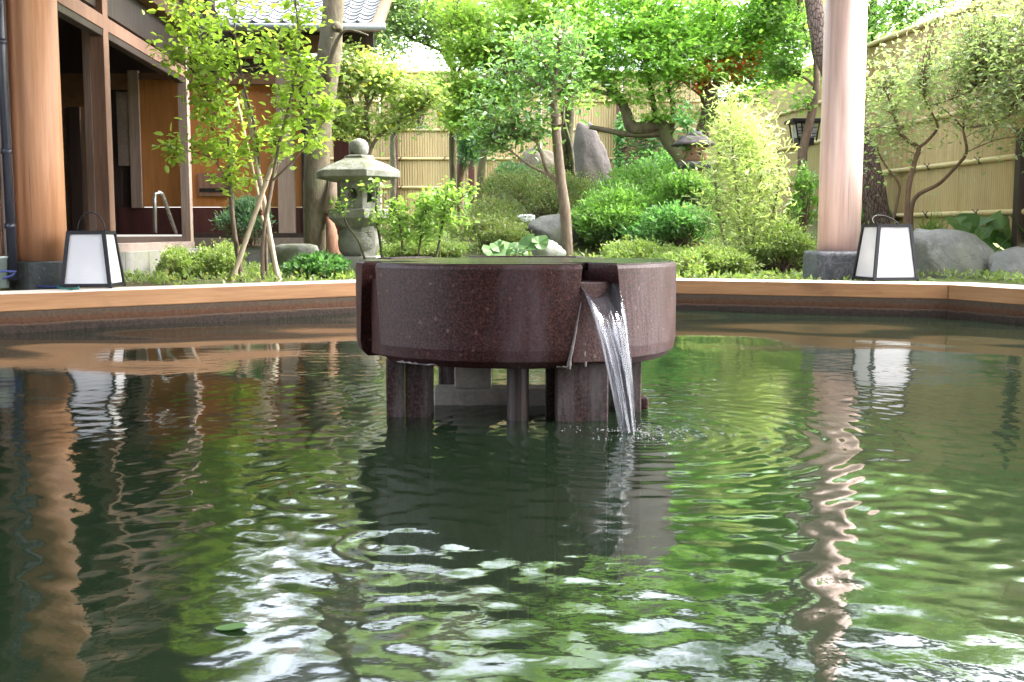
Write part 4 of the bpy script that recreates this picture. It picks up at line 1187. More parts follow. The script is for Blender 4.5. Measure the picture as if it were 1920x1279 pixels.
# squat round stone left of the big trunk
x_ = PX(556, 9.3, 0.3)
o = MB().lathe((x_, 9.3, 0.12), [(0.17, 0.0), (0.19, 0.08), (0.195, 0.26), (0.18, 0.30), (0.12, 0.315), (0.02, 0.318)], 30).build('round_stone', M['lantern_stone'], None, smooth=True)
tag(o, 'squat round mossy stone block left of the big trunk base', 'stone block')

# ------------------------------------------------------------------ foliage engine
def norm(a): return a/np.maximum(1e-9, np.linalg.norm(a, axis=-1, keepdims=True))
TEMPL = {   # (verts in (side, along, up), faces)
    'dia': ([(0,0,0), (-.5,.45,.10), (0,1,0), (.5,.45,.10)], [(0,1,2,3)]),
    'oval': ([(0,0,0), (-.42,.28,.10), (-.36,.68,.06), (0,1,-.08), (.36,.68,.06), (.42,.28,.10)], [(0,3,2,1), (0,5,4,3)]),
    'blade': ([(-.5,0,0), (.5,0,0), (.4,.5,.05), (-.4,.5,.05), (0,1,-.15)], None),
}
ml = []; mf = []
for k, (a_, l_) in enumerate(((-78, .55), (-38, .85), (0, 1.0), (38, .85), (78, .55))):
    a_ = R(a_); dx, dy = math.sin(a_), math.cos(a_)
    b = len(ml)
    ml += [(-dy*.10, dx*.10+.12, 0), (dx*l_*.55-dy*.13, .12+dy*l_*.5+dx*.13, .03), (dx*l_, .12+dy*l_*.88, -.08), (dx*l_*.55+dy*.13, .12+dy*l_*.5-dx*.13, .03)]
    mf.append((b, b+1, b+2, b+3))
TEMPL['maple'] = (ml, mf)
def leaf_arrays(pos, dirv, nrm, size, wid, kind):
    tv, tf = TEMPL[kind]; tv = np.array(tv, dtype=np.float32); tf = np.array(tf)
    dirv = norm(dirv); side = norm(np.cross(dirv, nrm)); up = np.cross(side, dirv)
    if kind == 'maple': wid = 1.0
    s = size[:, None, None]
    V = pos[:, None, :] + s*(tv[None,:,0:1]*wid*side[:,None,:] + tv[None,:,1:2]*dirv[:,None,:] + tv[None,:,2:3]*up[:,None,:])
    F = tf[None] + (np.arange(len(pos))*len(tv))[:,None,None]
    return V.reshape(-1, 3), F.reshape(-1, tf.shape[1])
_leafmesh = {}
def leaf_objects(pos, dirv, nrm, size, wid, kind, mat, parent, name='leaf'):
    key = (kind, mat.name, round(wid, 3))
    if key not in _leafmesh:
        tv, tf = TEMPL[kind]; me = bpy.data.meshes.new('leaf')
        me.from_pydata([(x*wid, y, z) for x, y, z in tv], [], tf); me.materials.append(mat); _leafmesh[key] = me
    me = _leafmesh[key]; o0 = org(parent)
    dirv = norm(dirv); side = norm(np.cross(dirv, nrm)); up = np.cross(side, dirv)
    for i in range(len(pos)):
        o = bpy.data.objects.new(name, me); C.objects.link(o); o.parent = parent
        s = float(size[i]); a, b, c, p = side[i]*s, dirv[i]*s, up[i]*s, pos[i]
        o.matrix_local = Matrix(((a[0], b[0], c[0], p[0]-o0.x), (a[1], b[1], c[1], p[1]-o0.y), (a[2], b[2], c[2], p[2]-o0.z), (0,0,0,1)))

def twig_mesh(starts, tips, r0, r1, seg=4, sag=0.06, seed=0):
    """many thin 3-sided curved twigs as arrays"""
    rs = np.random.default_rng(seed); n = len(starts); k = seg+1
    q = np.linspace(0, 1, k)[None,:,None]
    mid = (starts+tips)/2 + rs.normal(size=(n,3))*np.linalg.norm(tips-starts, axis=1, keepdims=True)*0.10
    mid[:,2] += np.linalg.norm(tips-starts, axis=1)*sag
    C3 = (1-q)**2*starts[:,None]+2*q*(1-q)*mid[:,None]+q*q*tips[:,None]
    d = norm(tips-starts); x = norm(np.cross(d, rs.normal(size=(n,3)))); y = np.cross(d, x)
    rad = (r0[:,None]*(1-np.linspace(0,1,k)[None])+r1*np.linspace(0,1,k)[None])[:,:,None]
    rings = []
    for a_ in (0, 2.094, 4.189):
        rings.append(C3 + rad*(math.cos(a_)*x[:,None]+math.sin(a_)*y[:,None]))
    V = np.stack(rings, 2)      # n,k,3sides,3
    base = (np.arange(n)*k*3)[:,None,None]; i = np.arange(seg)[None,:,None]; s = np.arange(3)[None,None,:]; s2 = (s+1) % 3
    F = np.stack([base+i*3+s, base+i*3+s2, base+(i+1)*3+s2, base+(i+1)*3+s], -1).reshape(-1, 4)
    return V.reshape(-1, 3), F, C3

def dens_path(path):
    """path [(px,py,Y,rpx)] -> dense points and radii, slightly wavy"""
    pts = [P(a, b, c) for a, b, c, d in path]; rad = [d*SC(c) for a, b, c, d in path]
    out = []; rr = []
    n = len(pts)
    for i in range(n-1):
        p0 = pts[max(0, i-1)]; p1 = pts[i]; p2 = pts[i+1]; p3 = pts[min(n-1, i+2)]
        for k in range(5):
            q = k/5
            out.append(0.5*((2*p1)+(p2-p0)*q+(2*p0-5*p1+4*p2-p3)*q*q+(3*p1-p0-3*p2+p3)*q**3)); rr.append(rad[i]+(rad[i+1]-rad[i])*q)
    out.append(pts[-1]); rr.append(rad[-1])
    return out, rr

NTRI = 0
def plant(name, label, cat, paths, blobs, leafmat, leafkind='dia', size=0.05, wid=0.6, n_twig=60, per=10, spread=0.10,
          bark='bark_brown', group=None, big=0, flat=0.0, seed=0, droop=0.2, twr=0.0025, sides=9, up=0.8, outward=0.0, shell=0.0, wob=0.03):
    """paths: trunk first, then branches. blobs: (px, py, Y, rx_px, ry_px, ry_m, weight)"""
    global NTRI
    rs = np.random.default_rng(seed+100)
    base = P(*paths[0][0][:3])
    o = thing(name, label, cat, base, group)
    nodes = []; nrad = []
    for i, path in enumerate(paths):
        pts, rr = dens_path(path)
        mb = MB(); mb.tube(pts, rr, sides if max(rr) > 0.012 else 6, wob=wob)
        mb.build('trunk' if i == 0 else ('branch' if path[0][3] >= 2.2 else 'stem'), M[bark], o, smooth=True)
        st = int(len(pts)*0.25) if i == 0 else 0
        nodes += [tuple(p) for p in pts[st:]]; nrad += rr[st:]
    nodes = np.array(nodes); nrad = np.array(nrad)
    wts = np.array([b[6]*b[3]*b[4] for b in blobs], dtype=float); wts /= wts.sum()
    cen = np.array([tuple(P(b[0], b[1], b[2])) for b in blobs])
    rad = np.array([(b[3]*SC(b[2]), b[5], b[4]*SC(b[2])) for b in blobs])
    bi = rs.choice(len(blobs), size=n_twig, p=wts)
    u = norm(rs.normal(size=(n_twig,3))); rr_ = rs.random(n_twig)**(1/3.0)
    rr_ = shell+(1-shell)*rr_
    tips = cen[bi] + u*rr_[:,None]*rad[bi]
    if flat: # layered pads
        lay = 0.22
        tips[:,2] = np.where(rs.random(n_twig) < flat, np.round(tips[:,2]/lay)*lay+rs.normal(size=n_twig)*0.022, tips[:,2])
    D = np.linalg.norm(tips[:,None]-nodes[None], axis=2) + 0.5*np.maximum(0, nodes[None,:,2]-tips[:,None,2])
    pick = np.argsort(D, axis=1)[:, :4]; ch = pick[np.arange(n_twig), rs.integers(0, 4, n_twig)]
    starts = nodes[ch]
    r0 = np.minimum(nrad[ch]*0.6, twr*(1+2.0*np.linalg.norm(tips-starts, axis=1)))
    V, F, C3 = twig_mesh(starts, tips, r0, twr*0.35, 4, 0.07, seed)
    np_mesh('twigs', V, F, M[bark], o, True, 'stuff'); NTRI += len(F)*2
    # leaves along the outer part of each twig
    n = n_twig*per; ti = np.repeat(np.arange(n_twig), per)
    q = 0.35+0.65*rs.random(n)**0.7
    seg = np.minimum((q*4).astype(int), 3); fq = (q*4-seg)[:,None]
    pos = C3[ti, seg]*(1-fq)+C3[ti, seg+1]*fq
    tdir = norm(tips-starts)[ti]
    sp = rs.normal(size=(n,3))*spread*(0.3+q[:,None]*0.7)
    if flat: sp[:,2] *= 0.35
    pos = pos+sp
    rd = rs.normal(size=(n,3)); rd[:,2] *= 0.45
    dv = norm(tdir*0.5+norm(rd)*1.0+np.array([0,0,-droop]))
    out = norm(pos-cen[bi][ti])
    nv = norm(rs.normal(size=(n,3))*0.55+np.array([0,0,up])+out*outward)
    sz = size*(0.65+0.6*rs.random(n))
    if big:
        camd = np.linalg.norm(pos-np.array([0,0,HC]), axis=1)
        s_ = P(960, 0, 1); inview = (pos[:,2]-HC)/pos[:,1] < 0.21
        order = np.argsort(-(sz/camd)*inview)[:big]
        m_ = np.zeros(n, bool); m_[order] = True
        leaf_objects(pos[m_], dv[m_], nv[m_], sz[m_], wid, leafkind, leafmat, o)
        pos, dv, nv, sz = pos[~m_], dv[~m_], nv[~m_], sz[~m_]
    if len(pos):
        V, F = leaf_arrays(pos, dv, nv, sz, wid, leafkind)
        np_mesh('foliage', V, F, leafmat, o, False, 'stuff'); NTRI += len(F)*2
    return o

def bush(name, label, px0, px1, py0, Y, dep, leafmat, leafkind='dia', size=0.02, wid=0.6, n=6000, seed=0, bark='bark_brown', lumps=9, cat='shrub', group=None, pyb=None, big=0, up=0.5, ntw=140, name_leaf='foliage'):
    """rounded shrub from the ground; px0..px1 wide, top at py0"""
    global NTRI
    rs = np.random.default_rng(seed+500)
    cx_ = P((px0+px1)/2, 440, Y).x; z1 = P(960, py0, Y).z; z0 = gh(cx_, Y)+0.01 if pyb is None else P(960, pyb, Y).z
    rx = (px1-px0)/2*SC(Y); H = z1-z0
    o = thing(name, label, cat, (cx_, Y, min(z0, gh(cx_, Y))), group)
    cs = []
    for k in range(lumps):
        a_ = rs.uniform(0, 6.28); r_ = rs.uniform(0.15, 0.85)
        lx_, ly_ = cx_+rx*r_*math.cos(a_), Y+dep*r_*math.sin(a_)
        cs.append((lx_, ly_, z0+H*rs.uniform(0.30, 0.80)*(1-0.35*r_), rx*rs.uniform(0.24, 0.48), dep*rs.uniform(0.34, 0.5), H*rs.uniform(0.16, 0.34)))
    cs.append((cx_, Y, z0+H*0.62, rx*0.5, dep*0.5, H*0.38))
    cs = np.array(cs)
    bi = rs.integers(0, len(cs), n); u = norm(rs.normal(size=(n,3)))
    u[:,2] = np.where(rs.random(n) < 0.5, np.abs(u[:,2]), u[:,2])
    r_ = 0.72+0.33*rs.random(n)**0.6
    r_ = np.where(rs.random(n) < 0.16, 1.0+0.5*rs.random(n), r_)
    pos = cs[bi,:3]+u*r_[:,None]*cs[bi,3:]
    pos = pos[pos[:,2] > z0-0.02]; u = u[:len(pos)]; bi = bi[:len(pos)]; m_ = len(pos)
    outv = norm(pos-cs[bi,:3]) if False else norm(pos-np.array([cx_, Y, z0+H*0.3]))
    dv = norm(outv*0.7+rs.normal(size=(m_,3))*0.6+np.array([0,0,0.25])); nv = norm(rs.normal(size=(m_,3))*0.7+outv*0.5+np.array([0,0,up]))
    sz = size*(0.6+0.7*rs.random(m_))
    # stems
    k = ntw; st = np.stack([cx_+rs.normal(size=k)*rx*0.12, Y+rs.normal(size=k)*dep*0.12, np.full(k, z0-0.03)], -1)
    tp = pos[rs.integers(0, m_, k)]
    V, F, _ = twig_mesh(st, tp, np.full(k, 0.006), 0.0012, 4, 0.02, seed)
    np_mesh('stems', V, F, M[bark], o, True, 'stuff'); NTRI += len(F)*2
    if big:
        near_ = np.argsort(np.linalg.norm(pos-np.array([0,0,HC]), axis=1)-sz*20)[:big]
        mm = np.zeros(m_, bool); mm[near_] = True
        leaf_objects(pos[mm], dv[mm], nv[mm], sz[mm], wid, leafkind, leafmat, o)
        pos, dv, nv, sz = pos[~mm], dv[~mm], nv[~mm], sz[~mm]
    V, F = leaf_arrays(pos, dv, nv, sz, wid, leafkind)
    np_mesh('foliage', V, F, leafmat, o, False, 'stuff'); NTRI += len(F)*2
    return o

# ------------------------------------------------------------------ trees and plants in the garden
# big bare trunk behind the stone lantern
plant('shade_tree', 'thick grey tree trunk with a knot, growing beside the stone lantern', 'tree',
      [[(600, 520, 9.9, 24), (592, 450, 9.9, 22), (592, 380, 9.9, 23), (594, 300, 9.9, 24), (600, 220, 9.9, 24), (610, 150, 9.9, 24), (618, 100, 9.9, 22), (623, 40, 9.9, 20), (628, -60, 9.9, 19), (640, -300, 9.9, 14)],
       [(628, 45, 9.85, 6), (634, 52, 9.75, 9), (636, 58, 9.72, 5)],
       [(630, -80, 9.9, 10), (720, -240, 9.9, 6), (800, -330, 10, 3)], [(632, -150, 9.9, 10), (600, -280, 9.6, 6), (570, -360, 9.6, 3)],
       [(612, 150, 9.8, 8), (640, 62, 9.7, 3), (690, 66, 9.6, 1.5)]],
      [(740, -330, 9.9, 180, 100, 1.2, 1), (820, -230, 10.2, 130, 80, 0.9, 0.6)],
      L['back'], 'oval', 0.07, 0.5, 120, 22, 0.12, 'bark_grey', seed=1, sides=14, wob=0.035)
mbr = MB()
pts, rr = dens_path([(632, 530, 9.75, 17), (628, 500, 9.72, 16), (624, 460, 9.75, 13), (620, 425, 9.8, 9), (610, 400, 9.85, 4)])
mbr.tube(pts, rr, 10, wob=0.10)
rt = [o for o in bpy.data.objects if o.name == 'shade_tree'][0]
mbr.build('root', M['bark_root'], rt, smooth=True, label='reddish brown split root at the trunk foot')
pts, rr = dens_path([(612, 400, 9.8, 8), (622, 370, 9.8, 11), (625, 345, 9.85, 9), (618, 320, 9.9, 4)])
MB().tube(pts, rr, 10, wob=0.08).build('burl', M['bark_pale'], rt, smooth=True)

# young multi-stemmed tree with stakes, left
YS = 8.15
sap = plant('young_tree', 'slender multi stemmed young tree with bright leaves, tied to bamboo stakes', 'tree',
      [[(455, 530, YS, 5), (440, 440, YS, 4.5), (432, 350, YS+.05, 4), (428, 260, YS+.1, 3), (410, 150, YS+.1, 2.5), (370, 60, YS+.1, 2), (345, -20, YS+.1, 1.5)],
       [(520, 528, YS+.1, 4), (503, 440, YS+.1, 3.5), (488, 340, YS, 3), (480, 250, YS, 2.5), (455, 150, YS, 2), (440, 50, YS, 1.6), (448, -60, YS, 1.2)],
       [(492, 528, YS-.05, 4), (494, 440, YS-.05, 3.5), (510, 340, YS-.1, 3), (528, 250, YS-.1, 2.5), (548, 170, YS-.1, 2), (560, 80, YS-.1, 1.6), (550, -30, YS-.1, 1.2)],
       [(500, 528, YS+.2, 3.5), (500, 420, YS+.2, 3.2), (515, 330, YS+.2, 2.5), (540, 240, YS+.25, 2)],
       [(432, 350, YS+.05, 2), (400, 300, YS-.1, 1.5), (350, 282, YS-.2, 1.2), (305, 272, YS-.2, 1)],
       [(428, 260, YS+.1, 2), (395, 200, YS, 1.5), (370, 150, YS, 1.2), (330, 110, YS, 1)],
       [(510, 340, YS-.1, 2), (560, 290, YS-.2, 1.5), (610, 225, YS-.2, 1.2), (632, 180, YS-.2, 1)],
       [(548, 170, YS-.1, 1.6), (600, 130, YS-.1, 1.2), (625, 110, YS-.1, 1)]],
      [(350, 25, YS+.1, 48, 42, .25, 1.3), (335, 95, YS, 38, 32, .22, 1.2), (395, 105, YS, 50, 50, .3, 1.2), (440, 60, YS, 55, 60, .3, .7), (385, 190, YS, 45, 45, .3, 1), (430, 210, YS, 40, 50, .3, .9),
       (345, 282, YS-.2, 45, 16, .2, 1.6), (420, 275, YS, 60, 32, .3, 1.3), (440, 330, YS, 55, 26, .25, .9), (520, 110, YS, 60, 45, .3, .9), (590, 130, YS-.1, 45, 35, .25, 1), (560, 200, YS-.1, 65, 40, .3, 1.1),
       (600, 200, YS-.2, 35, 30, .2, 1), (520, 260, YS, 60, 35, .3, 1), (575, 270, YS-.2, 50, 20, .2, .9), (550, 40, YS, 70, 50, .3, .6), (450, -50, YS, 150, 50, .5, .35)],
      L['sapling'], 'oval', 0.062, 0.62, 420, 8, 0.055, 'bark_pale', big=300, seed=2, twr=0.0022, droop=0.05, up=0.9)
stk = [((457, 168), (525, 545), 4.6, 0.0), ((443, 184), (508, 470), 3.2, 0.16), ((531, 250), (428, 545), 5.0, -0.05), ((487, 395), (532, 545), 3.4, 0.10)]
for i, ((xa, ya), (xb, yb), rpx, dy) in enumerate(stk):
    lab = ['pale bamboo stake, the tallest, leaning left behind the young tree', 'thin brown bamboo stake just left of the tallest stake', 'thick brown bamboo stake crossing the others towards the lower left', 'short bamboo stake right of the crossing point'][i]
    a_ = P(xa, ya, YS+0.02+dy); b_ = P(xb, yb, YS-0.05+dy)
    mb = MB(); n = 9; pts = []; rr = []
    for k in range(n*3+1):
        q = k/(n*3); pts.append(b_.lerp(a_, q)); rr.append(rpx*SC(YS)*(1.0-0.15*q)*(1.14 if k % 3 == 0 else 1.0))
    o = MB().tube(pts, rr, 10).build('bamboo_stake', M['bamboo_pole'] if i in (0, 3) else M['jute'] if False else M['bamboo_pole'], None, smooth=True)
    tag(o, lab, 'stake', 'bamboo stakes propping the young tree')
for (px, py) in ((456, 453), (493, 400), (520, 268)):
    p = P(px, py, YS-0.03)
    mb = MB()
    for k in range(4): mb.tube([p+Vector((-0.032, 0, -0.012+0.009*k)), p+Vector((0, -0.035, -0.006+0.009*k)), p+Vector((0.032, 0, -0.010+0.009*k)), p+Vector((0.0, 0.035, -0.008+0.009*k)), p+Vector((-0.032, 0, -0.012+0.009*k))], 0.006, 5)
    mb.build('stake_lashing', M['jute'], sap)

# pale fan-shaped tree behind the lantern
YF = 11.2
plant('small_maple', 'small pale yellow green tree with fan of thin branches behind the stone lantern', 'tree',
      [[(690, 470, YF, 6), (688, 380, YF, 6), (688, 300, YF, 6), (688, 250, YF, 5), (686, 210, YF, 4), (690, 170, YF, 3)],
       [(688, 300, YF, 4), (705, 262, YF, 3.5), (745, 230, YF, 2.6), (790, 205, YF, 2), (820, 180, YF, 1.2)],
       [(688, 250, YF, 3), (670, 215, YF, 2.4), (655, 175, YF, 1.8), (640, 130, YF, 1.2)], [(686, 210, YF, 3), (705, 170, YF, 2), (725, 130, YF, 1.2)],
       [(688, 260, YF, 2.6), (650, 250, YF, 2), (620, 240, YF, 1.2)], [(688, 200, YF, 2.4), (680, 150, YF, 1.8), (672, 100, YF, 1.2)]],
      [(780, 180, YF, 50, 30, .35, 1.4), (740, 215, YF, 45, 22, .3, 1), (660, 130, YF, 50, 45, .4, 1.2), (700, 140, YF, 45, 35, .4, 1.2), (640, 225, YF, 45, 25, .3, 1.2), (690, 235, YF, 50, 22, .3, .9), (610, 190, YF, 30, 40, .3, 1), (740, 150, YF, 50, 25, .35, 1)],
      L['palefan'], 'oval', 0.062, 0.6, 560, 9, 0.09, 'bark_pale', big=250, seed=3, twr=0.003)

plant('overhanging_tree', 'pale green tree whose boughs hang in front of the tiled roof end', 'tree',
      [[(842, 470, 12.8, 7), (850, 380, 12.8, 7), (848, 260, 12.8, 6.5), (852, 150, 12.8, 6), (838, 100, 12.8, 4.5), (810, 40, 12.8, 3.5), (790, -40, 12.8, 2.5)],
       [(852, 150, 12.8, 4), (872, 110, 12.8, 3), (900, 60, 12.8, 2)], [(838, 100, 12.8, 3), (790, 80, 12.6, 2.4), (740, 60, 12.4, 1.8), (690, 62, 12.2, 1.2)], [(810, 40, 12.8, 2.4), (740, 10, 12.4, 1.8), (690, -10, 12.2, 1.2)]],
      [(700, 60, 12.2, 50, 30, .4, 1.2), (760, 40, 12.4, 60, 30, .4, 1.3), (820, 60, 12.6, 50, 30, .4, 1), (720, 100, 12.3, 50, 20, .4, .9), (690, 10, 12.2, 60, 30, .4, 1.1), (780, -10, 12.5, 90, 30, .5, .9), (860, 20, 12.8, 60, 40, .5, .9), (740, -80, 12.5, 140, 50, .8, .5)],
      L['back_pale'], 'oval', 0.065, 0.5, 520, 12, 0.07, 'bark_maple', seed=41, twr=0.003)

# slim camellia in the middle
YC = 9.7
plant('camellia_tree', 'slim camellia with a smooth pale trunk and glossy leaves above the fountain', 'tree',
      [[(1066, 520, YC, 11), (1064, 470, YC, 11), (1060, 400, YC, 10.5), (1052, 340, YC, 9.5), (1046, 280, YC, 9), (1041, 220, YC, 8.5), (1037, 178, YC, 7), (1044, 120, YC, 4), (1050, 60, YC, 2.5)],
       [(1047, 345, YC, 4), (1025, 318, YC, 3.5), (1014, 285, YC, 3), (1000, 262, YC, 2.2), (960, 255, YC, 1.6)],
       [(1032, 330, YC, 2.8), (990, 308, YC, 2.4), (960, 285, YC-.05, 1.8), (930, 265, YC-.05, 1.2)],
       [(1038, 190, YC, 4), (1010, 160, YC, 3), (975, 138, YC, 2.2), (940, 130, YC, 1.6)], [(1043, 235, YC, 2.5), (1055, 232, YC-.1, 2.2), (1060, 195, YC-.1, 1.6), (1085, 170, YC-.1, 1.2)],
       [(1038, 180, YC, 3.5), (1070, 140, YC, 2.5), (1095, 100, YC, 1.6)], [(1040, 150, YC, 3), (1015, 110, YC, 2), (1000, 70, YC, 1.3)]],
      [(985, 150, YC, 80, 22, .45, .9), (935, 205, YC, 65, 24, .4, 1.1), (1050, 125, YC, 60, 26, .4, .9), (1010, 80, YC, 90, 26, .4, .7), (1075, 170, YC, 50, 20, .35, .8), (1060, 40, YC, 60, 22, .4, .5), (985, 215, YC, 55, 28, .3, 1.2), (960, 250, YC, 55, 18, .3, 1.3),
       (915, 262, YC, 40, 16, .2, 1.7), (905, 235, YC, 40, 14, .2, 1.1), (1095, 85, YC, 40, 20, .3, .8), (1010, 240, YC, 26, 24, .2, 1.2), (940, 150, YC, 50, 26, .3, .9)],
      L['camellia'], 'oval', 0.060, 0.55, 340, 9, 0.10, 'bark_pale', big=300, seed=4, twr=0.003, droop=0.1)
# dark trunk behind it
plant('evergreen_tree', 'dark double trunk of an evergreen between the camellia and the pointed stone', 'tree',
      [[(1062, 430, 13.2, 14), (1062, 330, 13.2, 13), (1063, 260, 13.2, 12), (1066, 190, 13.2, 11), (1060, 100, 13.2, 10), (1050, -60, 13.2, 8)], [(1074, 330, 13.1, 5), (1070, 280, 13.1, 5), (1060, 240, 13.1, 4), (1052, 200, 13, 3)],
       [(1060, 100, 13.2, 6), (1000, 30, 13.3, 4), (950, -30, 13.3, 2)], [(1055, 20, 13.2, 6), (1130, -60, 13.2, 4), (1200, -120, 13.2, 2)]],
      [(1050, -60, 13.2, 170, 90, .9, 1), (960, 20, 13.3, 120, 50, .8, .8), (1150, -40, 13.3, 120, 80, .8, .8), (1040, 150, 13.4, 70, 60, .4, .4)], L['back'], 'oval', 0.06, 0.5, 240, 20, 0.12, 'bark_dark', seed=5)
# blue-green pine-like tree, left centre
plant('conifer_tree', 'dark blue green small conifer against the back fence, left of centre', 'tree',
      [[(862, 430, 13.6, 10), (860, 350, 13.6, 10), (868, 280, 13.6, 8), (866, 200, 13.6, 6), (850, 130, 13.6, 5), (842, 60, 13.6, 3)], [(866, 200, 13.6, 3), (880, 150, 13.6, 2), (890, 120, 13.6, 1.5)], [(852, 135, 13.6, 3), (835, 110, 13.6, 2), (820, 90, 13.6, 1.2)]],
      [(885, 250, 13.4, 40, 28, .3, 1.2), (895, 280, 13.4, 40, 20, .3, 1), (870, 225, 13.5, 30, 20, .25, .8)], L['pine'], 'dia', 0.05, 0.3, 160, 34, 0.06, 'bark_brown', seed=6)
plant('conifer_tree', 'low dark conifer branch reaching along the fence top right of the small maple', 'tree',
      [[(735, 430, 15.5, 6), (738, 330, 15.5, 6), (740, 245, 15.5, 5), (790, 240, 15.4, 2)]],
      [(790, 236, 15.4, 32, 8, .2, 1), (770, 150, 15.4, 60, 20, .3, .5), (820, 130, 15.5, 30, 30, .3, .8)], L['dark'], 'dia', 0.05, 0.3, 60, 26, 0.05, 'bark_dark', seed=7)

# layered light maple, centre left
YM = 12.2
plant('maple_tree', 'light yellow green maple with layered boughs left of the camellia', 'tree',
      [[(905, 460, YM, 7), (900, 380, YM, 7), (905, 300, YM, 7), (925, 220, YM, 6), (950, 140, YM, 5), (985, 60, YM, 4), (1000, -60, YM, 3)],
       [(925, 220, YM, 4), (890, 190, YM, 3), (850, 200, YM, 2)], [(950, 140, YM, 4), (900, 100, YM, 3), (860, 80, YM, 2)], [(985, 60, YM, 3), (1060, 20, YM, 2), (1120, 30, YM, 1.5)], [(935, 190, YM, 3), (985, 165, YM, 2), (1020, 150, YM, 1.4)]],
      [(1110, 110, YM, 70, 34, .6, 1), (1120, 175, YM, 45, 14, .4, .7), (1050, 165, YM, 60, 20, .5, .8), (835, 160, YM, 45, 24, .5, .9), (900, 100, YM, 80, 22, .6, 1.3), (960, 75, YM, 100, 22, .7, 1.3), (1040, 60, YM, 90, 24, .7, 1.1), (880, 205, YM, 55, 20, .5, 1.6), (870, 235, YM, 42, 12, .4, 1.6), (930, 175, YM, 70, 22, .6, 1.1), (990, 30, YM, 120, 26, .7, 1), (1010, 110, YM-.2, 90, 22, .6, 1.1), (890, 150, YM, 60, 20, .5, 1.1), (880, 20, YM, 90, 30, .6, .5), (1000, -60, YM, 180, 50, .9, .35)],
      L['maple_light'], 'maple', 0.048, 1, 2000, 16, 0.13, 'bark_maple', flat=0.6, seed=8, up=1.1)
# the big twisted maple
YT = 11.6
plant('maple_tree', 'large twisted Japanese maple with bright green layered crown right of centre', 'tree',
      [[(1335, 470, YT, 14), (1330, 400, YT, 13), (1305, 345, YT, 12), (1278, 300, YT, 12), (1250, 262, YT, 12), (1240, 236, YT, 13), (1215, 238, YT, 14), (1185, 240, YT, 12), (1172, 205, YT, 9), (1150, 170, YT, 8), (1120, 145, YT, 7), (1090, 115, YT, 5)],
       [(1240, 250, YT, 8), (1180, 252, YT, 6), (1140, 245, YT, 5), (1105, 238, YT, 4)],
       [(1290, 315, YT, 8), (1320, 240, YT+.2, 13), (1330, 200, YT+.2, 15), (1322, 160, YT+.2, 13), (1315, 120, YT+.2, 10), (1300, 90, YT+.2, 8), (1275, 60, YT+.2, 6)],
       [(1328, 190, YT+.2, 9), (1350, 140, YT+.2, 7), (1380, 100, YT+.2, 5), (1440, 50, YT+.1, 3)], [(1322, 150, YT+.2, 6), (1330, 90, YT+.2, 4), (1340, 20, YT+.2, 3), (1350, -60, YT, 2)],
       [(1232, 240, YT, 6), (1225, 190, YT, 5), (1212, 130, YT, 2.5), (1210, 60, YT, 2)], [(1172, 205, YT, 5), (1150, 180, YT, 5), (1110, 168, YT, 3)], [(1300, 90, YT+.2, 5), (1220, 30, YT, 4), (1160, -40, YT, 3), (1080, -120, YT, 2)], [(1380, 100, YT+.2, 4), (1460, 20, YT, 3), (1500, -60, YT, 2)],
       [(1255, 262, YT, 6), (1262, 200, YT, 5), (1248, 150, YT, 3), (1235, 110, YT, 1.5)]],
      [(1150, 70, YT, 90, 34, .9, .8), (1230, 55, YT, 110, 42, 1.0, 1), (1330, 40, YT, 130, 30, .9, 1.1), (1430, 60, YT, 90, 32, .8, 1.1), (1200, 115, YT-.2, 90, 30, .8, .9), (1280, 120, YT-.3, 90, 32, .7, .7), (1180, 165, YT-.2, 60, 22, .5, .6),
       (1270, 215, YT-.2, 60, 16, .4, .8), (1240, 190, YT-.3, 50, 12, .4, .8), (1100, 120, YT, 60, 22, .5, .9), (1300, -20, YT, 250, 40, 1.3, .5), (1200, -80, YT, 260, 50, 1.4, .35), (1420, -60, YT, 180, 60, 1.2, .4), (1110, 30, YT, 80, 26, .6, .9), (1350, 85, YT-.3, 80, 18, .5, .9), (1480, 130, YT+.4, 50, 40, .4, .9), (1420, 170, YT+.6, 60, 30, .4, .7), (1380, 130, YT, 60, 20, .5, .5)],
      L['maple'], 'maple', 0.048, 1, 1800, 16, 0.14, 'bark_maple', flat=0.6, seed=9, up=1.1, sides=12, wob=0.06)
# vine climbing in front of the small lantern
plant('climbing_vine', 'thin vine with round leaves climbing past the small stone lantern', 'vine',
      [[(1268, 505, 10.2, 1.4), (1275, 420, 10.2, 1.4), (1282, 340, 10.2, 1.2), (1288, 280, 10.2, 1.1), (1292, 210, 10.2, .9), (1295, 150, 10.2, .8)]],
      [(1285, 350, 10.2, 12, 60, .06, 1), (1288, 260, 10.2, 14, 50, .06, 1.3), (1282, 215, 10.2, 22, 25, .1, 1.2)], L['low'], 'oval', 0.045, 0.8, 60, 4, 0.015, 'bark_pale', big=200, seed=10, twr=0.0012)
# ivy covered fence post
plant('climbing_ivy', 'narrow column of ivy climbing the back fence right of the pointed stone', 'vine',
      [[(1161, 430, 16.7, 2), (1161, 330, 16.7, 2), (1161, 225, 16.7, 1.5)]], [(1161, 290, 16.7, 7, 75, .06, 1), (1161, 240, 16.7, 8, 30, .06, 1), (1215, 270, 16.7, 34, 30, .08, .5), (1270, 280, 16.7, 30, 50, .08, .5)], L['low'], 'oval', 0.07, 0.8, 110, 12, 0.03, 'bark_brown', seed=11, twr=0.002)

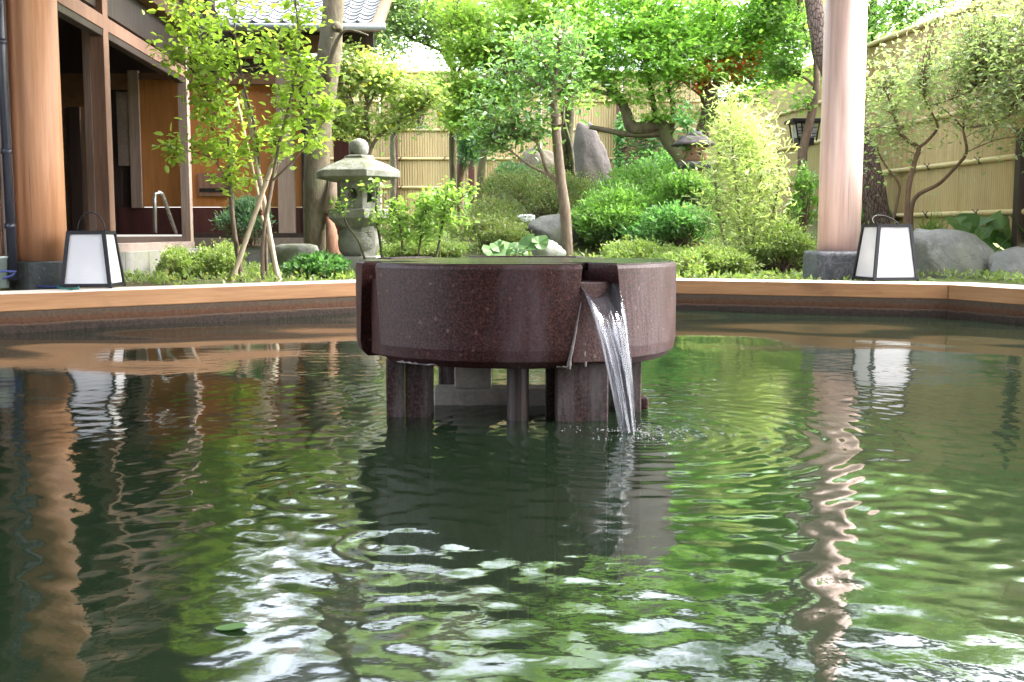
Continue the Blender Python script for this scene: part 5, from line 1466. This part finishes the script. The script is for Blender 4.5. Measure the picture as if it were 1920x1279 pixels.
# variegated bamboo shrub
YV = 9.1
plant('bamboo_shrub', 'pale yellow green bamboo shrub with narrow leaves left of the right pillar', 'shrub',
      [[(1390, 520, YV, 3), (1385, 400, YV, 2.5), (1375, 300, YV, 2), (1365, 170, YV, 1.2)], [(1400, 520, YV, 2.5), (1420, 400, YV, 2), (1435, 260, YV, 1.4)], [(1380, 520, YV, 2.5), (1350, 420, YV, 2), (1340, 320, YV, 1.4)], [(1410, 520, YV, 2.2), (1450, 400, YV, 1.8), (1465, 300, YV, 1.2)], [(1395, 520, YV+.1, 2.2), (1400, 330, YV+.1, 1.8), (1395, 220, YV+.1, 1.2)]],
      [(1365, 195, YV, 24, 30, .15, 1.6), (1375, 250, YV, 45, 40, .25, 1.5), (1420, 260, YV, 40, 40, .25, 1.2), (1385, 310, YV, 70, 45, .35, 1.1), (1440, 330, YV, 40, 45, .25, 1.1), (1380, 380, YV, 75, 45, .35, 1), (1420, 400, YV, 60, 40, .3, .8), (1385, 440, YV, 70, 40, .35, .8), (1370, 490, YV, 60, 28, .3, .7)],
      L['bamboo'], 'dia', 0.082, 0.15, 560, 11, 0.085, 'bark_pale', seed=12, twr=0.0018, droop=-0.15, up=0.4)

# trunk with the lamp, and the leaning pine behind the right pillar
plant('small_tree', 'thin grey trunk with fresh leaves beside the black garden lamp', 'tree',
      [[(1502, 480, 11.2, 9), (1502, 400, 11.2, 8), (1503, 320, 11.2, 8), (1506, 280, 11.2, 8.5), (1518, 230, 11.2, 8), (1530, 170, 11.2, 6.5), (1528, 100, 11.2, 5), (1505, 40, 11.2, 4), (1490, -40, 11.2, 3)],
       [(1528, 162, 11.2, 3), (1512, 148, 11.2, 2.5), (1495, 140, 11.2, 2)], [(1522, 90, 11.2, 3), (1480, 40, 11.2, 2), (1440, 10, 11.2, 1.5)]],
      [(1470, 100, 11.2, 50, 35, .4, 1.1), (1500, 60, 11.2, 50, 40, .4, 1), (1440, 20, 11.2, 60, 35, .4, .8), (1485, 195, 11.2, 26, 20, .25, .6), (1460, 130, 11.2, 40, 25, .3, .9), (1480, -40, 11.2, 90, 40, .6, .9)],
      L['rhodo'], 'oval', 0.05, 0.6, 300, 14, 0.06, 'bark_brown', seed=13)
plant('pine_tree', 'leaning pine trunk with flaky bark passing behind the right pillar', 'tree',
      [[(1672, 480, 10.6, 28), (1648, 420, 10.6, 24), (1632, 330, 10.6, 22), (1608, 250, 10.6, 20), (1575, 170, 10.6, 19), (1548, 110, 10.6, 18), (1532, 40, 10.6, 17), (1518, -60, 10.6, 15), (1500, -260, 10.6, 10)],
       [(1530, 0, 10.6, 8), (1600, -110, 10.6, 5), (1680, -150, 10.5, 3)], [(1515, -110, 10.6, 8), (1420, -200, 10.6, 5), (1350, -240, 10.6, 3)]],
      [(1500, -280, 10.6, 240, 80, 1.2, 1), (1680, -150, 10.5, 140, 50, .7, .8), (1380, -220, 10.6, 140, 50, .7, .8)], L['pine'], 'dia', 0.09, 0.1, 200, 30, 0.10, 'bark_pine', seed=14, sides=16)

# right azalea tree
YA = 8.75
plant('azalea_tree', 'open branched azalea tree with silvery leaves in front of the golden fence', 'tree',
      [[(1697, 445, YA, 5.5), (1700, 400, YA, 5), (1704, 350, YA, 5), (1716, 300, YA, 4.5), (1722, 278, YA, 4.5), (1700, 262, YA, 3.5), (1684, 240, YA, 3), (1672, 200, YA, 2), (1655, 160, YA, 1.5)],
       [(1707, 445, YA+.1, 5), (1709, 390, YA+.1, 4.5), (1722, 365, YA+.1, 4), (1760, 345, YA+.1, 3.5), (1790, 315, YA+.1, 3.2), (1812, 285, YA+.1, 3), (1806, 240, YA+.1, 2), (1812, 200, YA+.1, 1.5)],
       [(1722, 278, YA, 3.2), (1745, 258, YA, 2.8), (1758, 235, YA, 2.2), (1740, 200, YA, 1.8), (1725, 160, YA, 1.3)],
       [(1668, 440, YA+.2, 3), (1682, 380, YA+.2, 2.6), (1685, 345, YA+.2, 2.4), (1660, 310, YA+.2, 2), (1648, 290, YA+.2, 1.4)],
       [(1810, 240, YA, 1.6), (1850, 235, YA-.3, 1.6), (1895, 215, YA-.5, 1.4), (1930, 180, YA-.7, 1.2)], [(1740, 200, YA, 1.5), (1800, 180, YA-.1, 1.4), (1860, 150, YA-.4, 1.1)], [(1806, 240, YA, 1.5), (1770, 205, YA, 1.2), (1740, 190, YA, .9)], [(1812, 285, YA+.1, 1.6), (1870, 262, YA-.3, 1.3), (1925, 255, YA-.6, 1)]],
      [(1790, 140, YA, 130, 40, .5, .9), (1860, 90, YA-.3, 110, 50, .3, 1), (1700, 150, YA, 80, 36, .4, .8), (1820, 215, YA, 110, 26, .4, .7), (1800, 40, YA, 100, 40, .5, .5), (1660, 260, YA, 50, 40, .3, .5), (1900, 170, 8.0, 90, 45, .3, 1.1), (1920, 80, 8.0, 90, 60, .3, 1), (1690, 190, YA, 60, 40, .4, .7), (1660, 195, YA, 45, 28, .35, .8), (1650, 235, YA+.1, 40, 22, .3, .6), (1880, 30, 8.2, 90, 45, .3, .7), (1890, 230, 8.1, 50, 22, .3, .6), (1640, 310, YA, 25, 12, .2, .4), (1655, 280, YA, 35, 22, .2, .4), (1850, -20, 8.3, 120, 50, .4, .5)],
      L['silver'], 'dia', 0.046, 0.45, 820, 12, 0.16, 'bark_brown', seed=15, twr=0.0022)
plant('broadleaf_tree', 'fresh green leafy boughs above the fence just right of the right pillar', 'tree',
      [[(1655, 440, 12.0, 8), (1650, 300, 12.0, 7), (1660, 180, 12.0, 6), (1680, 80, 12.0, 5), (1700, -20, 12, 4)], [(1660, 160, 12, 3), (1640, 90, 12, 2), (1630, 50, 12, 1.5)], [(1680, 60, 12, 3), (1740, 20, 12, 2), (1790, 10, 12, 1.2)]],
      [(1650, 60, 12.0, 50, 45, .5, 1.3), (1680, 20, 12.0, 70, 35, .6, 1.2), (1630, 110, 12, 30, 40, .3, .9), (1740, -10, 12, 90, 30, .6, 1), (1700, -80, 12, 150, 60, .9, .9)],
      L['rhodo'], 'oval', 0.055, 0.55, 260, 18, 0.07, 'bark_dark', seed=16)
plant('red_azalea', 'orange red flowering azalea glimpsed behind the large maple', 'shrub',
      [[(1350, 300, 12.1, 4), (1345, 200, 12.1, 3), (1340, 130, 12.1, 2)], [(1350, 200, 12.1, 3), (1390, 150, 12.1, 2), (1410, 110, 12.1, 1.4)], [(1340, 200, 12.1, 3), (1290, 160, 12.1, 2), (1265, 140, 12.1, 1.4)]],
      [(1290, 136, 11.45, 50, 8, .2, 1.4), (1375, 100, 11.45, 45, 14, .2, 1.4), (1400, 128, 11.45, 30, 8, .2, 1.2), (1350, 125, 11.45, 40, 12, .2, 1)], L['red'], 'dia', 0.05, 0.7, 70, 13, 0.08, 'bark_brown', seed=17)

# shrubs and ground plants
bush('azalea_bush', 'rounded yellow green azalea bush in front of the bath house foundation, left one', 283, 385, 466, 8.7, 0.32, L['azalea_y'], size=0.022, n=6500, seed=1, group='clipped azaleas along the bath house')
bush('azalea_bush', 'rounded yellow green azalea bush beside the bamboo stakes', 378, 468, 455, 8.8, 0.32, L['azalea_y'], size=0.022, n=6500, seed=2, group='clipped azaleas along the bath house')
bush('nandina_bush', 'blue green feathery nandina behind the stakes against the house wall', 418, 512, 372, 9.9, 0.25, L['nandina'], 'dia', size=0.045, wid=0.28, n=3600, seed=3, pyb=455, lumps=12)
bush('leafy_bush', 'low glossy leafy bush at the foot of the big trunk', 535, 655, 478, 8.6, 0.3, L['low'], 'oval', size=0.05, wid=0.6, n=1500, seed=4, big=250, ntw=90)
bush('azalea_bush', 'spreading olive green azalea left of the camellia trunk, its lower tier', 835, 1010, 370, 11.0, 0.55, L['azalea'], size=0.024, n=19000, seed=5, pyb=470, ntw=260)
bush('azalea_bush', 'spreading olive green azalea crown behind the camellia trunk', 895, 1145, 312, 11.6, 0.55, L['azalea'], size=0.024, n=24000, seed=6, pyb=425, ntw=260)
bush('juniper_bush', 'blue green feathery bush below the tan standing stone', 905, 1020, 308, 13.0, 0.4, L['nandina'], 'dia', size=0.05, wid=0.3, n=5000, seed=7, pyb=380)
bush('rhododendron_bush', 'bright green rhododendron just right of the camellia trunk, the nearer and lower one', 1060, 1245, 352, 10.2, 0.45, L['rhodo'], 'oval', size=0.05, wid=0.40, n=6500, seed=8, lumps=18, pyb=455, big=300, ntw=240)
bush('rhododendron_bush', 'bright green rhododendron below the pointed stone, the upper and farther one', 1120, 1345, 300, 11.0, 0.55, L['rhodo'], 'oval', size=0.05, wid=0.40, n=8500, seed=28, lumps=20, pyb=440, big=200, ntw=240)
bush('leafy_bush', 'loose green shrub between the rhododendrons and the bamboo shrub', 1190, 1360, 385, 9.7, 0.35, L['low'], 'oval', size=0.045, wid=0.45, n=5600, seed=29, lumps=12, big=150, ntw=160)
bush('leafy_bush', 'light green shrub hiding the foot of the small stone lantern', 1225, 1350, 322, 9.95, 0.18, L['rhodo'], 'dia', size=0.045, wid=0.45, n=3600, seed=51, lumps=12, pyb=420, ntw=120)
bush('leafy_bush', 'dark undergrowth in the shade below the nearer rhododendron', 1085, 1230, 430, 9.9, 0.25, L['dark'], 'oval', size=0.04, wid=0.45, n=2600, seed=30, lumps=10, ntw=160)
bush('azalea_bush', 'olive azalea filling the gap left of the dark boulder', 850, 1000, 412, 10.0, 0.35, L['azalea'], size=0.024, n=13000, seed=31, lumps=12)
bush('leafy_bush', 'soft green shrub against the back fence left of the conifer', 760, 880, 360, 14.5, 0.4, L['rhodo'], 'dia', size=0.05, wid=0.5, n=5000, seed=32, lumps=12, pyb=430)
bush('fern_clump', 'soft green foliage mound below the small stone lantern', 1150, 1360, 285, 12.4, 0.5, L['low'], 'dia', size=0.038, wid=0.5, n=15000, seed=9, pyb=420)
bush('azalea_bush', 'low yellow green azalea in front of the rhododendron', 1110, 1280, 452, 9.0, 0.3, L['azalea_y'], size=0.024, n=12000, seed=10)
bush('azalea_bush', 'rounded yellow green azalea at the foot of the bamboo shrub and right pillar', 1385, 1545, 422, 8.9, 0.4, L['azalea_y'], size=0.023, n=18000, seed=11)
bush('azalea_bush', 'low green azalea mound right behind the coping, right of the fountain', 1250, 1430, 462, 8.7, 0.35, L['azalea_y'], size=0.024, n=14000, seed=12)
bush('azalea_bush', 'fine leaved azalea low behind the fountain, right of the stone lantern', 720, 880, 452, 9.6, 0.35, L['azalea_y'], size=0.024, n=10000, seed=13)
bush('azalea_bush', 'green azalea mound between the lantern and the back fence', 700, 900, 400, 11.8, 0.5, L['azalea'], size=0.028, n=12000, seed=14, pyb=460)
bush('leafy_bush', 'upright glossy shrub between the bamboo shrub and the right pillar', 1475, 1532, 316, 10.2, 0.15, L['rhodo'], 'oval', size=0.05, wid=0.5, n=700, seed=15, pyb=430, big=200, ntw=40)
bush('nandina_bush', 'small pale plant on the mound at the right end of the fountain', 1262, 1330, 470, 8.2, 0.15, L['azalea_y'], 'oval', size=0.035, wid=0.5, n=350, seed=16, big=120, ntw=30)
bush('leafy_bush', 'dark green leafy undergrowth behind the open azalea tree', 1560, 1700, 395, 11.0, 0.4, L['low'], 'dia', size=0.04, n=5000, seed=17)

# open rose-like shrub between lantern and centre
YO = 8.7
plant('open_shrub', 'sparse open shrub with dark stems in front of the stone lantern', 'shrub',
      [[(722, 530, YO, 2.6), (712, 450, YO, 2.4), (705, 400, YO, 2), (708, 350, YO, 1.4)], [(760, 530, YO, 2.4), (752, 440, YO, 2.2), (744, 400, YO, 2), (720, 370, YO, 1.2)],
       [(815, 500, YO, 2.4), (826, 440, YO, 2.2), (834, 390, YO, 1.8), (840, 345, YO, 1)], [(688, 500, YO-.1, 2.4), (672, 452, YO-.1, 2), (650, 420, YO-.1, 1.8), (640, 380, YO-.1, 1.2)], [(780, 510, YO, 2), (790, 440, YO, 1.8), (800, 390, YO, 1.2)],
       [(834, 400, YO, 1.4), (860, 375, YO, 1.2), (890, 355, YO, 1)]],
      [(730, 400, YO, 40, 35, .2, 1.1), (760, 430, YO, 40, 35, .2, 1), (820, 370, YO, 40, 28, .2, 1.2), (860, 358, YO, 36, 16, .2, 1.1), (800, 420, YO, 45, 35, .2, .8), (700, 350, YO, 60, 10, .12, 1), (640, 380, YO-.1, 25, 14, .1, 1), (780, 380, YO, 40, 18, .2, .8), (850, 410, YO, 35, 25, .2, .7)],
      L['sapling2'], 'oval', 0.045, 0.62, 220, 7, 0.03, 'bark_dark', big=300, seed=18, twr=0.0014)

# butterbur / hosta: big leaves one by one
TEMPL['heart'] = ([(0,0,-.02), (-.22,-.10,.05), (-.50,.18,.12), (-.44,.58,.10), (0,1,-.10), (.44,.58,.10), (.50,.18,.12), (.22,-.10,.05)], [(0,4,3,2), (0,2,1), (0,6,5,4), (0,7,6)])
def bigleaf_plant(name, label, leaves, mat, size_px, Y, seed):
    rs = random.Random(seed)
    b = P(leaves[0][0], leaves[0][1]+25, Y); o = thing(name, label, 'plant', (b.x, Y, gh(b.x, Y)))
    for (px, py, s, ang, tilt) in leaves:
        p = P(px, py, Y+rs.uniform(-.12, .12)); sz = s*SC(Y)
        # fan of triangles with wavy rim
        N = 16; vs = [(0, 0, 0)]
        for k in range(N+1):
            a_ = R(-160+320*k/N); r_ = sz*0.5*(0.82+0.18*math.cos(a_))*(1+rs.uniform(-.05,.05))
            vs.append((math.sin(a_)*r_, math.cos(a_)*r_, 0.14*sz*(rs.uniform(.2,.8))+0.10*sz*math.cos(2*a_)))
        fs = [(0, k+2, k+1) for k in range(N)]
        nb_ = len(vs); vs += [(x, y, z-0.002) for x, y, z in vs]; fs += [(nb_+a, nb_+c, nb_+b) for a, b, c in fs]
        me = bpy.data.meshes.new('leaf'); me.from_pydata(vs, [], fs); me.materials.append(mat)
        lf = bpy.data.objects.new('leaf', me); C.objects.link(lf); lf.parent = o; lf.matrix_local = Matrix.Translation(p - org(o)) @ Matrix.Rotation(R(rs.uniform(-15, 15)), 4, 'Y') @ Matrix.Rotation(R(tilt), 4, 'X') @ Matrix.Rotation(R(ang), 4, 'Z')
        g0 = Vector((b.x+rs.uniform(-.06,.06), Y, gh(b.x, Y)-0.01))
        MB().tube([g0, g0.lerp(p, 0.5)+Vector((0,0,0.02)), p], 0.004, 5).build('leaf_stalk', mat, o, smooth=True)
    return o
bigleaf_plant('butterbur', 'clump of broad leaves just above the fountain top, before the grey stone',
    [(950, 468, 60, 60, 35), (990, 462, 50, -30, 40), (925, 472, 45, 80, 25), (1010, 456, 40, -60, 50), (970, 474, 50, 10, 30), (935, 462, 34, 100, 45)], L['hosta'], 50, 9.0, 1)
bigleaf_plant('butterbur', 'big pale green leaves beside the broken rock at the right frame edge',
    [(1835, 425, 90, 70, 42), (1880, 430, 80, -40, 50), (1910, 455, 90, 100, 45), (1885, 490, 80, 60, 40), (1800, 420, 60, 110, 40), (1860, 455, 70, 20, 55), (1920, 420, 80, -80, 40)], L['hosta'], 80, 8.75, 2)
def blades(name, label, px, py, Y, n, h, spread, mat, seed):
    global NTRI
    rs = random.Random(seed); b = P(px, py, Y); o = thing(name, label, 'plant', (b.x, Y, b.z))
    for k in range(n):
        x0 = b.x+rs.uniform(-spread, spread)*0.5; y0 = Y+rs.uniform(-.1, .1); a_ = rs.uniform(-1, 1); hh_ = h*rs.uniform(.6, 1.15)
        lean_ = a_*hh_*0.7; w_ = 0.007
        vs = []
        for q in (0, .35, .7, 1.0):
            x_ = x0+lean_*q**1.8; z_ = b.z-0.03+hh_*(q-0.28*abs(a_)*q*q*1.6); ww = w_*(1-q*0.95)
            vs += [(x_-ww, y0, z_), (x_, y0-0.004, z_-0.002), (x_+ww, y0+0.003, z_)]
        fs = []
        for q in range(3):
            fs += [(q*3, q*3+1, q*3+4, q*3+3), (q*3+1, q*3+2, q*3+5, q*3+4)]
        MB().add(vs, fs).build('blade', mat, o, smooth=True)
    return o
blades('grass_tuft', 'tall grass tuft behind the grey boulder, under the azalea tree', 1748, 440, 8.9, 46, 0.28, 0.16, L['grass'], 1)
blades('grass_tuft', 'arching grass tuft between the boulder and the big leaves', 1800, 455, 8.7, 40, 0.20, 0.3, L['grass'], 2)
blades('grass_tuft', 'short grass tuft at the left shoulder of the grey boulder', 1700, 455, 8.9, 24, 0.14, 0.12, L['grass'], 3)
blades('grass_tuft', 'grassy tuft left of the bamboo shrub foot', 1310, 505, 8.6, 36, 0.22, 0.2, L['grass'], 4)

# loose ground cover of small leaves
n = 26000; rs = np.random.default_rng(77)
gx = rs.uniform(-3.0, 4.6, n); gy = 7.3+rs.random(n)**1.3*6.5
ok = hex_dist(gx, gy) > 0.37; gx, gy = gx[ok], gy[ok]
clump = np.sin(gx*2.7)*np.cos(gy*2.1)+np.sin(gx*6+gy*4)*0.5+rs.normal(size=len(gx))*0.4
ok = clump > -0.2; gx, gy = gx[ok], gy[ok]
pos = np.stack([gx, gy, ground_h(gx, gy)+rs.random(len(gx))*0.05], -1)
dv = norm(rs.normal(size=pos.shape)+np.array([0,0,.9])); nv = norm(rs.normal(size=pos.shape)*.6+np.array([0,0,.8]))
V, F = leaf_arrays(pos, dv, nv, 0.03+0.03*rs.random(len(pos)), 0.45, 'dia'); NTRI += len(F)*2
gc = np_mesh('ground_cover', V, F, L['azalea_y'], None, False, 'stuff')
tag(gc, 'low leafy ground cover spread over the garden soil', 'ground cover')

# tall trees beyond the fences
def far_tree(px, Y, toppy, wpx, mat, label, seed, n=220, botpy=150, bark='bark_dark'):
    rs = random.Random(seed); rp = 14*13/Y
    mid = (toppy+botpy)/2; hw = wpx/2
    bl = []
    for k in range(12):
        bl.append((px+rs.uniform(-.7, .7)*hw, rs.uniform(toppy*0.8, botpy*0.9), Y+rs.uniform(-.8, .8), hw*rs.uniform(.3, .5), (botpy-toppy)*rs.uniform(.07, .13), rs.uniform(.5, 1.0), 1))
    paths = [[(px, 420, Y, rp), (px+8, 250, Y, rp*.85), (px-6, 120, Y, rp*.7), (px+5, mid, Y, rp*.5), (px, toppy*0.7, Y, rp*.2)]]
    for k in range(4):
        s_ = -1 if k % 2 else 1; yy = botpy-(botpy-toppy)*(0.15+0.2*k)
        paths.append([(px, yy, Y, rp*.4), (px+s_*hw*.4, yy-60, Y, rp*.25), (px+s_*hw*.75, yy-100, Y+rs.uniform(-.5, .5), rp*.1)])
    return plant('background_tree', label, 'tree', paths, bl, mat, 'oval', 0.10, 0.55, n, 26, 0.20, bark, group='trees beyond the garden fences', seed=seed, twr=0.006)
far_tree(700, 20.5, -260, 300, L['back_pale'], 'pale leafy tree beyond the back fence, above the stone lantern', 31, botpy=110)
far_tree(880, 22.0, -330, 340, L['back_pale'], 'pale loose tree beyond the back fence, above the light maple', 32, botpy=70)
far_tree(1060, 20.0, -400, 340, L['back'], 'mid green tree beyond the back fence, above the camellia', 33, botpy=130)
far_tree(1260, 20.5, -420, 360, L['back'], 'green tree beyond the back fence, above the large maple', 34, botpy=160, n=260)
far_tree(1450, 19.0, -400, 320, L['back'], 'green tree beyond the fence corner, left of the right pillar', 35, botpy=150, n=260)
far_tree(1640, 17.0, -360, 300, L['back'], 'green tree beyond the right fence, right of the right pillar', 36, botpy=110, n=260)
far_tree(1830, 15.5, -330, 320, L['back_pale'], 'pale green tree over the right fence at the frame edge', 37, botpy=60, n=240)
far_tree(2050, 15.0, -330, 340, L['back'], 'leafy tree beyond the right fence, outside the frame edge', 38, botpy=60, n=200)
for (px, py, ang, lb) in ((434, 1180, 0.3, 'green leaf floating on the dark water at the lower left'),):
    p = P(px, py, 1.0); s_ = -HC/(p.z-HC); p = Vector((p.x*s_, p.y*s_, 0.006))
    mb = MB(); N = 12; vs = [(p.x+0.022*math.cos(a)*(1-0.45*abs(math.sin(a))**3), p.y+0.012*math.sin(a), 0.004+0.002*math.cos(a)) for a in [2*math.pi*k/N for k in range(N)]]
    mb.add(vs+[(x, y, z-0.001) for x, y, z in vs], [tuple(range(N)), tuple(range(2*N-1, N-1, -1))]+[(k, N+k, N+(k+1) % N, (k+1) % N) for k in range(N)])
    tag(mb.build('floating_leaf', L['hosta'], None), lb, 'leaf')
print('NTRI', NTRI)
